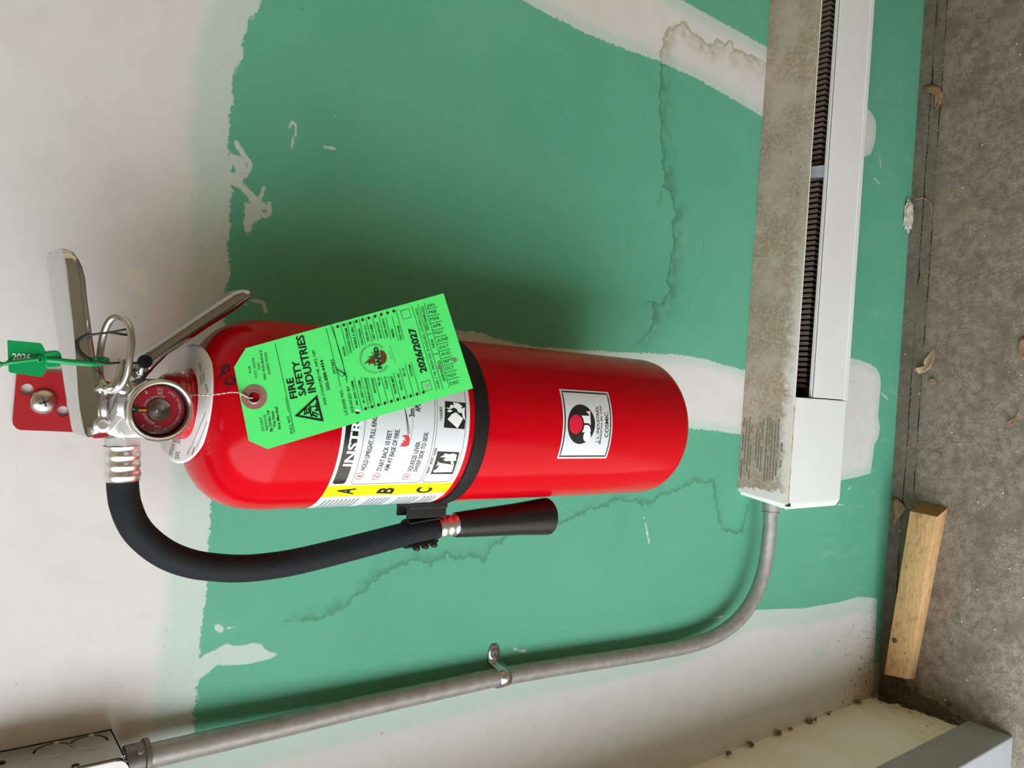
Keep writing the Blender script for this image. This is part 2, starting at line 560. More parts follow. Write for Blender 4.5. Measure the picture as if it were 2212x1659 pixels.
patch2 = [Z6(*p) for p in [(650, 540), (750, 560), (775, 590), (790, 630), (785, 720), (760, 790), (735, 800), (650, 800)]]
corner = [(1885, 1495), (1888, 1440), (1895, 1292), (1853, 1289), (1816, 1300), (1735, 1314), (1634, 1317), (1560, 1350), (1480, 1390), (1300, 1428), (1100, 1468), (900, 1512), (700, 1560), (600, 1582), (420, 1625), (405, 1659)]
co_w = [wxz(p) for p in corner] + [(-0.295, 1.14), (WX - .2, 1.14), (WX - .2, 0.0)]
smear = [ZH(*p) for p in [(1455, 275), (1540, 215), (1600, 190), (1690, 135), (1740, 155), (1830, 150), (1880, 132), (1950, 140), (1990, 190), (2110, 228), (1990, 260), (1860, 290), (1760, 300), (1620, 300), (1560, 350), (1500, 400), (1455, 400)]]
blob = [(530, 440), (545, 438), (560, 462), (566, 470), (548, 482), (540, 500), (530, 508), (526, 490)]
strokes = [([(511, 310), (523, 330), (538, 350), (540, 360), (530, 378), (515, 388)], .0022), ([(495, 393), (520, 400), (540, 420), (560, 442), (570, 446)], .0028),
           ([(540, 430), (560, 455), (573, 468), (583, 460), (581, 440)], .0018), ([(505, 345), (518, 352), (522, 372), (512, 385)], .0045),
           ([(626, 275), (631, 262), (639, 268), (640, 285), (633, 300), (630, 320)], .0011), ([(702, 318), (724, 321)], .0014), ([(562, 430), (570, 405)], .0016),
           ([(492, 1356), (544, 1357)], .0010), ([(468, 1354), (478, 1360)], .0024), ([(1390, 1113), (1396, 1139)], .0008), ([(1396, 1139), (1402, 1172)], .0019),
           ([(1110, 1402), (1140, 1408)], .0016), ([(530, 655), (556, 650), (572, 658), (574, 676)], .0018), ([(1900, 335), (1903, 362)], .0016), ([(1889, 385), (1900, 396)], .0018),
           ([(2035 - 130, 850), (1918, 862)], .0018), ([(1833, 1057), (1838, 1050)], .0018), ([(1810, 1090), (1822, 1091)], .0012), ([(1520, 1335), (1560, 1332)], .0016)]
stain_a = [Z8(*p) for p in [(1480, 300), (1400, 260), (1350, 240), (1335, 200), (1300, 220), (1270, 190), (1230, 230), (1210, 210), (1170, 175), (1120, 140), (1105, 105), (1060, 120), (1025, 130), (1000, 190), (985, 250), (980, 340), (990, 400), (975, 460), (990, 520), (972, 560), (985, 620), (975, 670), (990, 720), (1005, 770), (985, 820), (1015, 870), (995, 935), (1035, 950), (1045, 1010), (1062, 1070), (1040, 1130), (1050, 1190), (1035, 1280), (1030, 1340), (1012, 1400), (1030, 1440), (990, 1520), (940, 1500), (952, 1560), (945, 1620), (912, 1655)]]
stain_b = [(640, 1345), (700, 1335), (760, 1300), (800, 1262)] + [Z3(*p) for p in [(0, 1640), (90, 1600), (180, 1560), (290, 1600), (380, 1530), (450, 1560), (560, 1545), (630, 1570), (680, 1480), (740, 1460), (790, 1410), (870, 1400)]]
stain_c = [Z3(*p) for p in [(1100, 1335), (1200, 1300), (1330, 1240), (1440, 1205), (1530, 1165), (1680, 1190), (1740, 1195), (1800, 1140), (1900, 1115), (1990, 1065), (2040, 1045), (2110, 1065), (2151, 1040)]] + [(1545, 1100), (1560, 1142), (1580, 1152), (1605, 1150), (1612, 1115), (1622, 1085)]
crack = [Z8(*p) for p in [(1155, 640), (1165, 820), (1175, 950), (1190, 1080), (1200, 1200), (1190, 1310), (1150, 1450), (1110, 1600), (1080, 1680)]]
chip = [Z1(*p) for p in [(750, 220), (880, 230), (890, 240), (885, 410), (800, 340), (730, 270)]]
lowpatch = [Z6(*p) for p in [(560, 620), (1000, 560), (1010, 740), (880, 780), (800, 720), (560, 820)]]

STEP = 0.004
xs = np.concatenate([np.arange(WX, .06, STEP), np.arange(.06, .22, .002), np.arange(.22, 0.88, STEP), np.linspace(0.9, ROOM_X1, 8)])
zs = np.concatenate([[-.018], np.arange(0.0, .99, STEP), np.arange(.99, 1.13, .002), np.arange(1.13, 1.36, STEP), np.linspace(1.4, ROOM_H, 8)])
GX, GZ = np.meshgrid(xs, zs)
PX, PZ = GX.ravel(), GZ.ravel()
W_ = lambda L: [wxz(p) for p in L]
sds = [(sdf(PX, PZ, up_w), .026), (sdf(PX, PZ, W_(diag)), .010), (sdf(PX, PZ, W_(band)), .007), (sdf(PX, PZ, W_(patch)), .008), (sdf(PX, PZ, W_(patch2)), .006),
       (sdf(PX, PZ, co_w), .022), (sdf(PX, PZ, W_(smear)), .020), (sdf(PX, PZ, W_(blob)), .02)]
ragf = [1.0, .8, .8, .12, .15, .15, .2, .9] + [.25] * len(strokes)
for L, wd in strokes:
    d, _ = seg_dist(PX, PZ, W_(L), False); sds.append((wd - d, .02))
comp = np.max([s for s, _ in sds], 0)
ragw = np.array(ragf)[np.argmax([s for s, _ in sds], 0)]
co_f = [wxz((p[0] + (60 if i < 3 else 0), p[1])) for i, p in enumerate(corner)] + co_w[-3:-1] + [(WX - .2, -.2)]
full = np.max([s - w for s, w in sds] + [sdf(PX, PZ, co_f) - .022], 0)
def signed(L, reach):
    d, s = seg_dist(PX, PZ, W_(L), False)
    P = np.array(W_(L)); de = np.minimum(np.hypot(PX - P[0, 0], PZ - P[0, 1]), np.hypot(PX - P[-1, 0], PZ - P[-1, 1]))
    return d * s, np.clip(1.2 - d / reach, 0, 1) * np.clip(de / .006, 0, 1)
st_a, sw_a = signed(stain_a, .045); st_b, sw_b = signed(stain_b, .022); st_c, sw_c = signed(stain_c, .022)
ck, _ = seg_dist(PX, PZ, W_(crack), False)
chipd = sdf(PX, PZ, W_(chip))
cpt = wxz((1885, 1490)); cor = np.hypot((PX - cpt[0]) * 1.0, (PZ - cpt[1]) * 1.0)

nx, nz = len(xs), len(zs)
I = np.arange(nx * nz).reshape(nz, nx)
faces = np.stack([I[:-1, :-1], I[:-1, 1:], I[1:, 1:], I[1:, :-1]], -1).reshape(-1, 4)
M['greenboard'] = mat('green_board', (0.2, 0.5, 0.35), 0.75, spec=0.3)
wall = struct('wall_back', np.stack([PX, np.zeros_like(PX), PZ], 1), faces.tolist(), M['greenboard'])
for nm, a in (('comp', comp), ('full', full), ('st_a', st_a), ('st_b', st_b), ('st_c', st_c), ('ck', ck), ('chip', chipd), ('cor', cor), ('ragw', ragw), ('sw_a', sw_a), ('sw_b', sw_b), ('sw_c', sw_c)):
    A = wall.data.attributes.new(nm, 'FLOAT', 'POINT'); A.data.foreach_set('value', a.astype(np.float32))

GREEN, GREEN2 = (0.105, 0.385, 0.250), (0.122, 0.41, 0.272)
WHITE, THIN, STAIN = (0.69, 0.67, 0.64), (0.53, 0.62, 0.555), (0.060, 0.19, 0.105)
g = N(M['greenboard']); tc = g.coords()
fine = g.noise(tc, 160, 5, 0.7); mid = g.noise(tc, 35, 4); big = g.noise(tc, 6, 3)
streak = g.noise(g.scaled(tc, (1, 1, 5)), 110, 4, 0.7)
rag = g.math('ADD', g.math('MULTIPLY', g.math('SUBTRACT', g.noise(tc, 260, 4, .7), .5), .0125), g.math('MULTIPLY', g.math('SUBTRACT', mid, .5), .005))
csd = g.math('ADD', g.attr('comp'), g.math('MULTIPLY', rag, g.attr('ragw')))
cmask = g.ramp(csd, -.0006, .0008)
fsd = g.math('ADD', g.attr('full'), g.math('MULTIPLY', g.math('SUBTRACT', g.math('ADD', g.math('MULTIPLY', streak, .4), g.math('MULTIPLY', mid, .6)), .5), .022))
fmask = g.ramp(fsd, -.004, .010)
base = g.mix(g.ramp(big, .35, .65), GREEN, GREEN2)
base = g.mix(g.ramp(fine, .45, .75, 0, .18), base, (0.16, 0.46, 0.32))
thin = g.mix(g.ramp(streak, .35, .7, 0.0, .55), THIN, (0.55, 0.64, 0.59))
whit = g.mix(g.ramp(mid, .4, .7, 0, .5), WHITE, (0.62, 0.60, 0.57))
cmp_ = g.mix(fmask, thin, whit)
c = g.mix(cmask, base, cmp_)
# chip of older paint
c = g.mix(g.ramp(g.math('ADD', g.attr('chip'), g.math('MULTIPLY', rag, .35)), -.0004, .0004, 0, .8), c, (0.76, 0.71, 0.61))
zw = g.n('ShaderNodeSeparateXYZ'); g.link(tc, zw.inputs[0])
scuff = g.math('MULTIPLY', g.ramp(g.noise(g.scaled(tc, (1, 1, .35)), 55, 5, .7), .52, .72, 0, .35), g.ramp(zw.outputs[2], .20, .30, 1, 0.12))
c = g.mix(scuff, c, (0.30, 0.52, 0.42))
# water marks: a dark tide line, fading to one side
def tide(name, inner, gain):
    s = g.math('ADD', g.attr(name), g.math('MULTIPLY', g.math('SUBTRACT', g.noise(tc, 85, 4, .65), .5), .020))
    edge = g.math('MULTIPLY', g.ramp(s, -.0012, 0.0), g.ramp(s, .0012, .0060, 1, 0))
    fade = g.math('MULTIPLY', g.ramp(s, -.0005, .0005), g.ramp(s, .0, inner, 1, 0))
    fade = g.math('MULTIPLY', fade, g.ramp(g.noise(tc, 60, 3), .38, .66, 0.1, .8))
    return g.math('MULTIPLY', g.math('MULTIPLY', g.math('MAXIMUM', g.math('MULTIPLY', edge, .85), fade), gain, clamp=True), g.attr('sw' + name[2:]))
t1 = g.math('MAXIMUM', tide('st_a', .036, .85), g.math('MAXIMUM', tide('st_b', .020, .7), tide('st_c', .016, .7)))
stc = g.mix(g.math('MULTIPLY', cmask, .9), STAIN, (0.36, 0.29, 0.19))
c = g.mix(t1, c, stc)
c = g.mix(g.ramp(g.math('ADD', g.attr('ck'), g.math('MULTIPLY', g.math('SUBTRACT', fine, .5), .001)), .0003, .0010, .55, 0), c, (0.05, 0.12, 0.08))
# brown spatter at the corner by the floor
spl = g.math('SUBTRACT', g.noise(g.scaled(tc, (1, 1, .8)), 210, 2), g.math('MULTIPLY', g.attr('cor'), .95))
c = g.mix(g.ramp(spl, .50, .57, 0, .8), c, (0.20, 0.105, 0.045))
c = g.mix(g.ramp(g.attr('cor'), .0, .11, .6, 0), c, (0.42, 0.26, 0.13))
# white and dark specks
sp = g.noise(tc, 260, 1)
c = g.mix(g.ramp(sp, .78, .80, 0, .7), c, (0.62, 0.70, 0.64))
c = g.mix(g.ramp(g.noise(tc, 190, 1), .225, .24, .4, 0), c, (0.07, 0.12, 0.09))
g.link(c, g.b.inputs['Base Color'])
g.bump(g.math('ADD', g.math('MULTIPLY', cmask, .5), g.math('MULTIPLY', fine, .35)), .35, .0006)

# ------------------------------------------------------------------ left wall, doorway, floor, rest of the room
M['leftwall'] = mat('left_wall_plaster', (0.60, 0.55, 0.46), 0.85, spec=0.3)
q = N(M['leftwall']); tc = q.coords()
c = q.mix(q.ramp(q.noise(tc, 14, 4), .4, .7, 0, .6), (0.88, 0.84, 0.74), (0.82, 0.74, 0.58))
zz = q.n('ShaderNodeSeparateXYZ'); q.link(tc, zz.inputs[0])
low = q.ramp(zz.outputs[2], .0, .16, .25, 0)
c = q.mix(low, c, (0.78, 0.62, 0.34))
spk = q.math('SUBTRACT', q.noise(tc, 150, 3), q.math('MULTIPLY', zz.outputs[2], .6))
c = q.mix(q.ramp(spk, .58, .66, 0, .7), c, (0.20, 0.12, 0.05))
q.link(c, q.b.inputs['Base Color'])
q.bump(q.noise(tc, 120, 5), .3, .001)

def pane_yz(poly, x0, x1):
    return prism([(x0, y, z) for y, z in poly], (x1 - x0, 0, 0))
mb = MB()
rag_ = [(0.0, .012)]
ys = np.linspace(0, -.15, 26)
RNG.seed(5)
low_edge = [(y, .004 + .010 * RNG.random() * (1 if -.11 < y < -.01 else .6) + (.010 if -.035 < y < -.01 else 0)) for y in ys]
mb.put(*pane_yz(low_edge + [(-.15, ROOM_H), (0, ROOM_H)], WX, WX - .12))
mb.put(*box(WX - .12, WX, DOOR_Y1 - .06, -.15, DOOR_H + .05, ROOM_H))
mb.put(*box(WX - .12, WX, ROOM_Y1, DOOR_Y1 - .06, 0, ROOM_H))
mb.put(*box(WX - .12, WX - .008, -.15, .03, -.02, .03))  # unseen backing, added to stop light leaking under the ragged edge
mb.put(*box(WX - .12, WX + .02, .003, .03, -.02, .06))  # unseen filler behind the corner, added against the same light leak
wl = mb.obj('wall_left', M['leftwall']); wl['kind'] = 'structure'

dj = thing('door_1', 'grey painted steel door frame beside the left wall', 'door frame', (WX, -.17, 0), kind='structure')
del dj['category']
jx = -0.4625
V, F = box(WX - .13, jx, -.201, -.140, 0.0, DOOR_H + .05, .0025); add('jamb', V, F, M['jamb'], dj)
V, F = box(WX - .13, jx, DOOR_Y1 - .06, DOOR_Y1, 0.0, DOOR_H + .05, .0025); add('jamb', V, F, M['jamb'], dj)
V, F = box(WX - .13, jx, DOOR_Y1, -.201, DOOR_H, DOOR_H + .05, .0025); add('head', V, F, M['jamb'], dj)

M['concrete'] = mat('floor_concrete', (0.2, 0.17, 0.14), 0.9, spec=0.25)
q = N(M['concrete']); tc = q.coords()
c = q.mix(q.ramp(q.math('ADD', q.math('MULTIPLY', q.noise(tc, 330, 5, .8), .5), q.math('MULTIPLY', q.noise(tc, 75, 5, .7), .5)), .40, .62), (0.160, 0.127, 0.095), (0.320, 0.268, 0.210))
c = q.mix(q.ramp(q.noise(tc, 17, 4, .6), .45, .68, 0, .65), c, (0.135, 0.100, 0.070))
c = q.mix(q.ramp(q.noise(tc, 9, 3), .5, .72, 0, .5), c, (0.27, 0.23, 0.18))
c = q.mix(q.ramp(q.noise(tc, 420, 1), .80, .82, 0, .9), c, (0.60, 0.57, 0.52))
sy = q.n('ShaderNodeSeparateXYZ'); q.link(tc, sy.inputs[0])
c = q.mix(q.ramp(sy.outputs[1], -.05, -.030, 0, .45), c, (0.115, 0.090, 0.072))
q.link(c, q.b.inputs['Base Color'])
q.bump(q.math('ADD', q.noise(tc, 170, 6, .75), q.math('MULTIPLY', q.noise(tc, 30, 4), .35)), .8, .0022)

RNG.seed(11)
xg = np.linspace(WX - .13, ROOM_X1, 700)
def jag(y0, amp, seed):
    r = np.random.default_rng(seed); a = r.normal(0, 1, len(xg)); b = np.interp(xg, np.linspace(xg[0], xg[-1], 60), r.normal(0, 1, 60))
    return y0 + amp * (.5 * a + .8 * b)
def slab(name, yb, yf, z0, z1, parent=None):
    V, F = [], []
    n = len(xg)
    for zz_ in (z1, z0):
        for yy in (yb, yf):
            V += [(xg[i], yy[i] if hasattr(yy, '__len__') else yy, zz_) for i in range(n)]
    for i in range(n - 1):
        F.append((i, n + i, n + i + 1, i + 1))                       # top
        F.append((n + i, 3 * n + i, 3 * n + i + 1, n + i + 1))       # front
        F.append((i, i + 1, 2 * n + i + 1, 2 * n + i))               # back
    return V, F
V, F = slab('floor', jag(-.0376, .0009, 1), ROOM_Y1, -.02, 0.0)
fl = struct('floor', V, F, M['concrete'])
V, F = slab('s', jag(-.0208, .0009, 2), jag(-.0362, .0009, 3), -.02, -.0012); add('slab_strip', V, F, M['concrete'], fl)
V, F = slab('s', np.full(len(xg), .004), jag(-.0196, .0007, 4), -.02, -.0005); add('slab_strip', V, F, M['concrete'], fl)
V, F = box(WX - .13, ROOM_X1, -.06, .01, -.02, -.012); add('slab_joint', V, F, M['dark'], fl)

struct('ceiling', *box(WX - .12, ROOM_X1, ROOM_Y1, .0, ROOM_H, ROOM_H + .02), M['ceiling'])
struct('wall_right', *box(ROOM_X1, ROOM_X1 + .05, ROOM_Y1, 0, -.02, ROOM_H), M['plainwall'])
struct('wall_front', *box(WX - .12, ROOM_X1, ROOM_Y1 - .05, ROOM_Y1, -.02, ROOM_H), M['darkwall'])
struct('ground_outside', *box(-9, WX - .13, -6, 4, -.12, -.06), M['outside'])
# ================================================================== FIRE EXTINGUISHER
ext = thing('fire_extinguisher', 'red fire extinguisher with chrome handle and black hose hanging on the green wall', 'fire extinguisher', (XA, YA, .705))
Z3D = np.array([0, 0, 1.0])
prof = [(.030, .7120), (.052, .7095), (.0595, .7100), (.0640, .7120), (.0660, .7155), (.0666, .7200), (.0666, .80), (.0666, .90), (.0666, 1.00), (.0666, 1.095), (.0664, 1.100), (.0656, 1.1075), (.0640, 1.1155), (.0615, 1.1225), (.0575, 1.1295), (.0520, 1.1355), (.0450, 1.1405), (.0370, 1.1440), (.0290, 1.1462), (.0215, 1.1470)]
BODY = lathe([(r, z) for r, z in prof], (XA, YA, 0), Z3D, 128)
body = add('shell', *BODY, M['red'], ext, True, sharp=50)
bvh_body = BVHTree.FromPolygons([tuple(v) for v in BODY[0]], BODY[1])
def hit(bvh, p, off=0.0):
    d = Vector(ray(*p)).normalized()
    loc, n, i, t = bvh.ray_cast(Vector(CAM), d)
    if loc is None: return None, None
    if n.dot(d) > 0: n = -n
    return np.array(loc + n * off), np.array(n)
XN = XA + .004
V, F = lathe([(.0215, 1.144), (.0222, 1.147), (.0222, 1.1495), (.0212, 1.1505), (.0212, 1.1525), (.0222, 1.1535), (.0222, 1.1565), (.0212, 1.1575), (.0212, 1.160), (.0205, 1.163), (.0185, 1.165)], (XN, YA, 0), Z3D, 64)
add('neck_ring', V, F, M['red_neck'], ext, True, sharp=40)

# --- paper collar round the neck
xc_ = XA + .0058
def dome_z(r): return float(np.interp(r, [p[0] for p in reversed(prof[9:])], [p[1] for p in reversed(prof[9:])]))
def collar_z(x, y): return max(1.1490 - .075 * (x - xc_) + .19 * (y - YA), dome_z(math.hypot(x - XA, y - YA)) + .0006)
rr = [.0235, .026, .029, .032, .035, .0375, .0395]
n = 96; V, F = [], []
for lay in (0.0, -.0004):
    for r in rr:
        for k in range(n):
            a = 2 * PI * k / n; x_, y_ = xc_ + r * math.sin(a), YA - r * math.cos(a); V.append((x_, y_, collar_z(x_, y_) + lay))
m = len(rr)
for i in range(m - 1):
    for k in range(n):
        k2 = (k + 1) % n
        F.append((i * n + k, i * n + k2, (i + 1) * n + k2, (i + 1) * n + k)); o_ = m * n
        F.append((o_ + i * n + k, o_ + (i + 1) * n + k, o_ + (i + 1) * n + k2, o_ + i * n + k2))
for k in range(n):
    k2 = (k + 1) % n
    F.append(((m - 1) * n + k, (m - 1) * n + k2, o_ + (m - 1) * n + k2, o_ + (m - 1) * n + k))
collar = add('service_collar', V, F, M['collar'], ext, True, label='white paper service collar round the red neck')
bvh_col = BVHTree.FromPolygons([tuple(v) for v in V], F)
def text_on(bvh, mb, body, p0, p1, hpx, off=.0003, bold=0.0):
    P0, n0 = hit(bvh, p0); P1, n1 = hit(bvh, p1)
    if P0 is None or P1 is None: return
    Vg, Fg = glyphs(body, bold); e = P1 - P0; L = np.linalg.norm(e); nn = n0 + n1; nn /= np.linalg.norm(nn)
    up = np.cross(nn, e / L); h = hpx * L / math.dist(p0, p1)
    X = (Vg[:, 0] - Vg[:, 0].min()) / np.ptp(Vg[:, 0]); Y = Vg[:, 1] / CAPH
    mb.put(P0 + np.outer(X, e) + np.outer(Y * h, up) + nn * off, Fg)
def stroke_on(bvh, mb, pts, wd, off=.0003, sub=5):
    Q = catmull([np.array([p[0], p[1], 0]) for p in pts], sub)
    R_ = [hit(bvh, (p[0], p[1]), off) for p in Q]
    R_ = [r for r in R_ if r[0] is not None]
    V, F = [], []
    for i, (P, nn) in enumerate(R_):
        t = R_[min(i + 1, len(R_) - 1)][0] - R_[max(i - 1, 0)][0]; s = np.cross(nn, t); s /= (np.linalg.norm(s) + 1e-12)
        V += [P + s * wd / 2, P - s * wd / 2]
    for i in range(len(R_) - 1): F.append((2 * i, 2 * i + 1, 2 * i + 3, 2 * i + 2))
    mb.put(V, F)
mb = MB()
for t_, a, b, h_ in (('JAN', (1525, 480), (1490, 360), 38), ('FEB', (1470, 300), (1450, 175), 34), ('MAR', (1420, 140), (1390, 15), 34), ('2022', (1430, 350), (1400, 215), 32),
                     ('DO NOT', (1370, 405), (1290, 200), 26), ('DEC', (1000, 1520), (1070, 1520), 48), ('NOV', (905, 1460), (960, 1480), 44), ('2023', (930, 1370), (990, 1385), 40), ('SERVICE', (960, 1270), (1080, 1290), 40)):
    text_on(bvh_col, mb, t_, ZG(*a), ZG(*b), h_ / 7.2125)
mb.obj('month_print', M['greyink'], collar, kind='stuff')
mb = MB()
for t_, a, b, h_ in (('TECH', (1200, 1470), (1240, 1360), 34), ('PER#', (1275, 1470), (1312, 1345), 34)):
    text_on(bvh_col, mb, t_, ZG(*a), ZG(*b), h_ / 7.2125, bold=.01)
stroke_on(bvh_col, mb, [ZG(1245, 1355), ZG(1360, 1080), ZG(1480, 795)], .00035)
stroke_on(bvh_col, mb, [ZG(1335, 1340), ZG(1420, 1150), ZG(1500, 945)], .00035)
mb.obj('technician_lines', M['ink'], collar)

# --- marker scrawl on the shoulder
mb = MB()
stroke_on(bvh_body, mb, [Z1(*p) for p in [(1368, 800), (1340, 800), (1325, 830), (1345, 850), (1368, 820), (1355, 800), (1330, 845), (1308, 885)]], .0013)
stroke_on(bvh_body, mb, [Z1(*p) for p in [(1340, 895), (1370, 870), (1400, 885), (1395, 905), (1365, 915), (1342, 900), (1355, 880)]], .0013)
mb.obj('marker_scrawl', M['ink'], ext, label='black marker scrawl on the shoulder')

# --- valve body
mb = MB()
mb.put(*lathe([(.0170, 1.160), (.0170, 1.178), (.0150, 1.182), (.0140, 1.192), (.0100, 1.196)], (XN, YA, 0), Z3D, 40))
vx = lambda u, v: at(u, v, y=-.097)
blk = [vx(*p) for p in [(230, 862), (232, 938), (262, 948), (322, 946), (345, 925), (345, 850), (300, 830), (255, 838)]]
mb.put(*bevel_mesh(*prism(blk, (0, .024, 0)), .0015))
valve = mb.obj('valve_body', M['cast'], ext, True, sharp=35)
# gauge boss
GC = at(343, 886, y=-.124)
V, F = lathe([(.0120, 0), (.0120, .020)], (GC[0], -.122, GC[2]), (0, 1, 0), 32); add('gauge_boss', V, F, M['cast'], ext, True, sharp=35)

# --- carry handle: bent channel
st = [(540, 120, 130, 142), (547, 110, 136, 158), (560, 107, 142, 168), (575, 108, 146, 176), (600, 111.5, 149, 183), (650, 118, 154, 188), (700, 125, 160, 195), (745, 131, 164, 201), (775, 135.5, 166, 206), (795, 138.5, 167.5, 214), (815, 141.5, 169, 223), (845, 146, 171, 232), (880, 151.5, 175, 235), (910, 157, 181, 234), (930, 162, 186, 231), (939, 167, 189, 205)]
V, F = [], []
yc, hw = -.086, .0145
for k, (v, ul, ub, ur) in enumerate(st):
    s = .55 if k == 0 else (.85 if k == 1 else 1.0)
    pt = at(ul, v, y=yc); pb = at(ub, v, y=yc - hw * s); pr = at(ur, v, y=yc - hw * s)
    x = pt[0]; zt = pt[2]; ze = min(pb[2], zt - .002); zb = pr[2]
    # section from the back flange over the rounded top to the front flange
    sec = [(x, yc + hw * s, zb), (x, yc + hw * s, (ze + zb) / 2), (x, yc + hw * s, ze)]
    for fy, fz in ((.93, .22), (.62, .62), (.30, .94), (.10, 1.0), (-.08, .96), (-.50, .52), (-.93, .10)):
        sec.append((x, yc + hw * s * fy, ze + (zt - ze) * fz))
    sec += [(x, yc - hw * s, ze), (x, yc - hw * s, (ze + zb) / 2), (pr[0], yc - hw * s, zb)]
    V += sec
m = 13
for i in range(len(st) - 1):
    for j in range(m - 1): F.append((i * m + j, i * m + j + 1, (i + 1) * m + j + 1, (i + 1) * m + j))
F.append(tuple(range(m))); F.append(tuple(reversed(range((len(st) - 1) * m, len(st) * m))))
handle = add('carry_handle', V, F, M['chrome'], ext, True, sharp=42)
md = handle.modifiers.new('sheet', 'SOLIDIFY'); md.thickness = .0012; md.offset = -1

ck0 = [at(*p, y=yc - hw - .0009) for p in [(168, 806), (192, 786), (207, 784), (217, 800), (226, 822), (234, 850), (236, 880), (233, 903), (235, 922), (229, 935), (192, 939.5), (184, 922), (175, 872)]]
add('handle_cheek', *bevel_mesh(*prism(ck0, (0, .0012, 0)), .0003, 1), M['chrome'], ext)

# --- squeeze lever: channel sloping down to the right
lv = [((280, 792), (286, 800), (310, 822)), ((289, 769), (300, 778), (336, 792)), ((330, 741), (340, 750), (362, 766)), ((380, 707), (390, 716), (410, 734)), ((430, 673), (440, 682), (456, 703)), ((475, 643), (486, 652), (492, 681)), ((497, 629), (508, 637), (512, 667)), ((515, 624), (526, 630), (532, 651)), ((530, 625), (540, 629), (549, 636))]
V, F = [], []
hl = .0125
for k, (a, b, c_) in enumerate(lv):
    pa, pb, pc = at(*a, y=yc), at(*b, y=yc - hl), at(*c_, y=yc - hl)
    sec = [(pc[0], yc + hl, pc[2]), (pb[0], yc + hl, pb[2])]
    for j in range(1, 8):
        q_ = PI * j / 8; w_ = math.sin(q_) ** .7
        sec.append((pb[0] + (pa[0] - pb[0]) * w_, yc + hl * math.cos(q_), pb[2] + (pa[2] - pb[2]) * w_))
    sec += [tuple(pb), tuple((pb + pc) / 2), tuple(pc)]
    V += sec
m = 12
for i in range(len(lv) - 1):
    for j in range(m - 1): F.append((i * m + j, i * m + j + 1, (i + 1) * m + j + 1, (i + 1) * m + j))
lever = add('squeeze_lever', V, F, M['lever'], ext, True, sharp=42)
md = lever.modifiers.new('sheet', 'SOLIDIFY'); md.thickness = .0011; md.offset = -1
# the black tether plug in the lever
c0 = at(313, 781, y=yc - hl - .0002)
add('lever_eyelet', *lathe([(.0043, 0), (.0043, .0012), (.003, .0016)], c0, (0, -1, 0), 24), M['tether'], ext, True, sharp=40)
# valve stem plate between handle and gauge
pl_ = [at(*p, y=-.0985) for p in [(236, 895), (240, 915), (268, 868), (300, 845), (302, 838), (262, 850)]]
add('lever_link', *prism(pl_, (0, .010, 0)), M['steel'], ext)
pl_ = [at(*p, y=-.0975) for p in [(234, 900), (228, 932), (238, 934), (268, 902), (288, 868), (270, 872), (250, 886)]]
add('valve_cheek', *bevel_mesh(*prism(pl_, (0, .012, 0)), .0008), M['cast'], ext)
# rivets
for (u, v, r) in ((220.5, 917, .0050), (266, 836, .0046)):
    c0 = at(u, v, y=yc - hw - .0010)
    add('rivet', *lathe([(r, 0), (r, .0010), (r * .9, .0018), (r * .55, .0024), (r * .5, .0020), (.0002, .0020)], c0, (0, -1, 0), 28), M['alu'], ext, True, sharp=30)

# --- pull pin with its ring and the black tether
yr = yc - hw - .006
rc = [(258, 685), (238, 692), (224, 722), (217, 760), (215, 795), (220, 826), (236, 843), (256, 838), (273, 815), (280, 775), (284, 735), (277, 701)]
V, F = tube(catmull([at(u, v, y=yr + .010 * math.sin(i * .5)) for i, (u, v) in enumerate(rc)], 6, True), .0021, 14, True)
pin = add('pull_ring', V, F, M['steel'], ext, True)
pp = [(263, 775), (261, 795), (257, 812), (247, 829), (236, 838), (226, 839), (221, 838)]
V, F = tube(catmull([at(u, v, y=yr - .0045 + (.004 if i > 4 else 0)) for i, (u, v) in enumerate(pp)], 6), .0021, 14); add('pin_coil', V, F, M['steel'], pin, True)
ca = at(221, 838, y=yr - .001); add('pin_shaft', *tube([ca, ca + np.array([0, .036, 0])], .0021, 14), M['steel'], pin, True)
tl = [(320, 783, yc - hl - .002), (290, 784, yr - .003), (255, 784, yr - .006), (225, 785, yr - .007), (200, 778, yr - .005), (178, 764, yr - .003), (168, 746, yr), (172, 735, yr), (190, 725, yr - .002), (215, 721, yr - .005), (245, 717, yr - .006), (270, 712, yr - .007), (283, 712, yr - .004), (287, 717, yr), (280, 723, yr - .002), (262, 722, yr - .006), (240, 719, yr - .006)]
V, F = tube(catmull([at(u, v, y=y) for u, v, y in tl], 6), .00075, 8); add('pin_tether', V, F, M['tether'], ext, True)

# --- pressure gauge
gx, gz = GC[0], GC[2]
RG = abs(at(343, 818, y=-.124)[0] - gx) * 1.0
gy = -.124
bz = lathe([(RG * .80, .004), (RG * .97, .004), (RG, .0015), (RG * .995, -.004), (RG * .96, -.0065), (RG * .90, -.0075), (RG * .855, -.0068), (RG * .835, -.005), (RG * .83, -.001), (RG * .82, .003)], (gx, gy, gz), (0, 1, 0), 72)
gauge = add('pressure_gauge', *bz, M['bezel'], ext, True, label='round pressure gauge with a red face and steel bezel', sharp=60)
face_y = gy + .0005
gch = PlaneChart((gx, face_y, gz), (0, -1, 0), (1, 0, 0))
mb = MB(); gch.disc(mb, (0, 0), RG * .83, 0, True, 64); mb.obj('gauge_face', M['faceplate'], gauge)
K = RG / 497.0                                   # metres per zoom pixel on the gauge
def gpol(ang, r): return np.array([r * math.sin(ang), r * math.cos(ang)])     # clockwise from the top
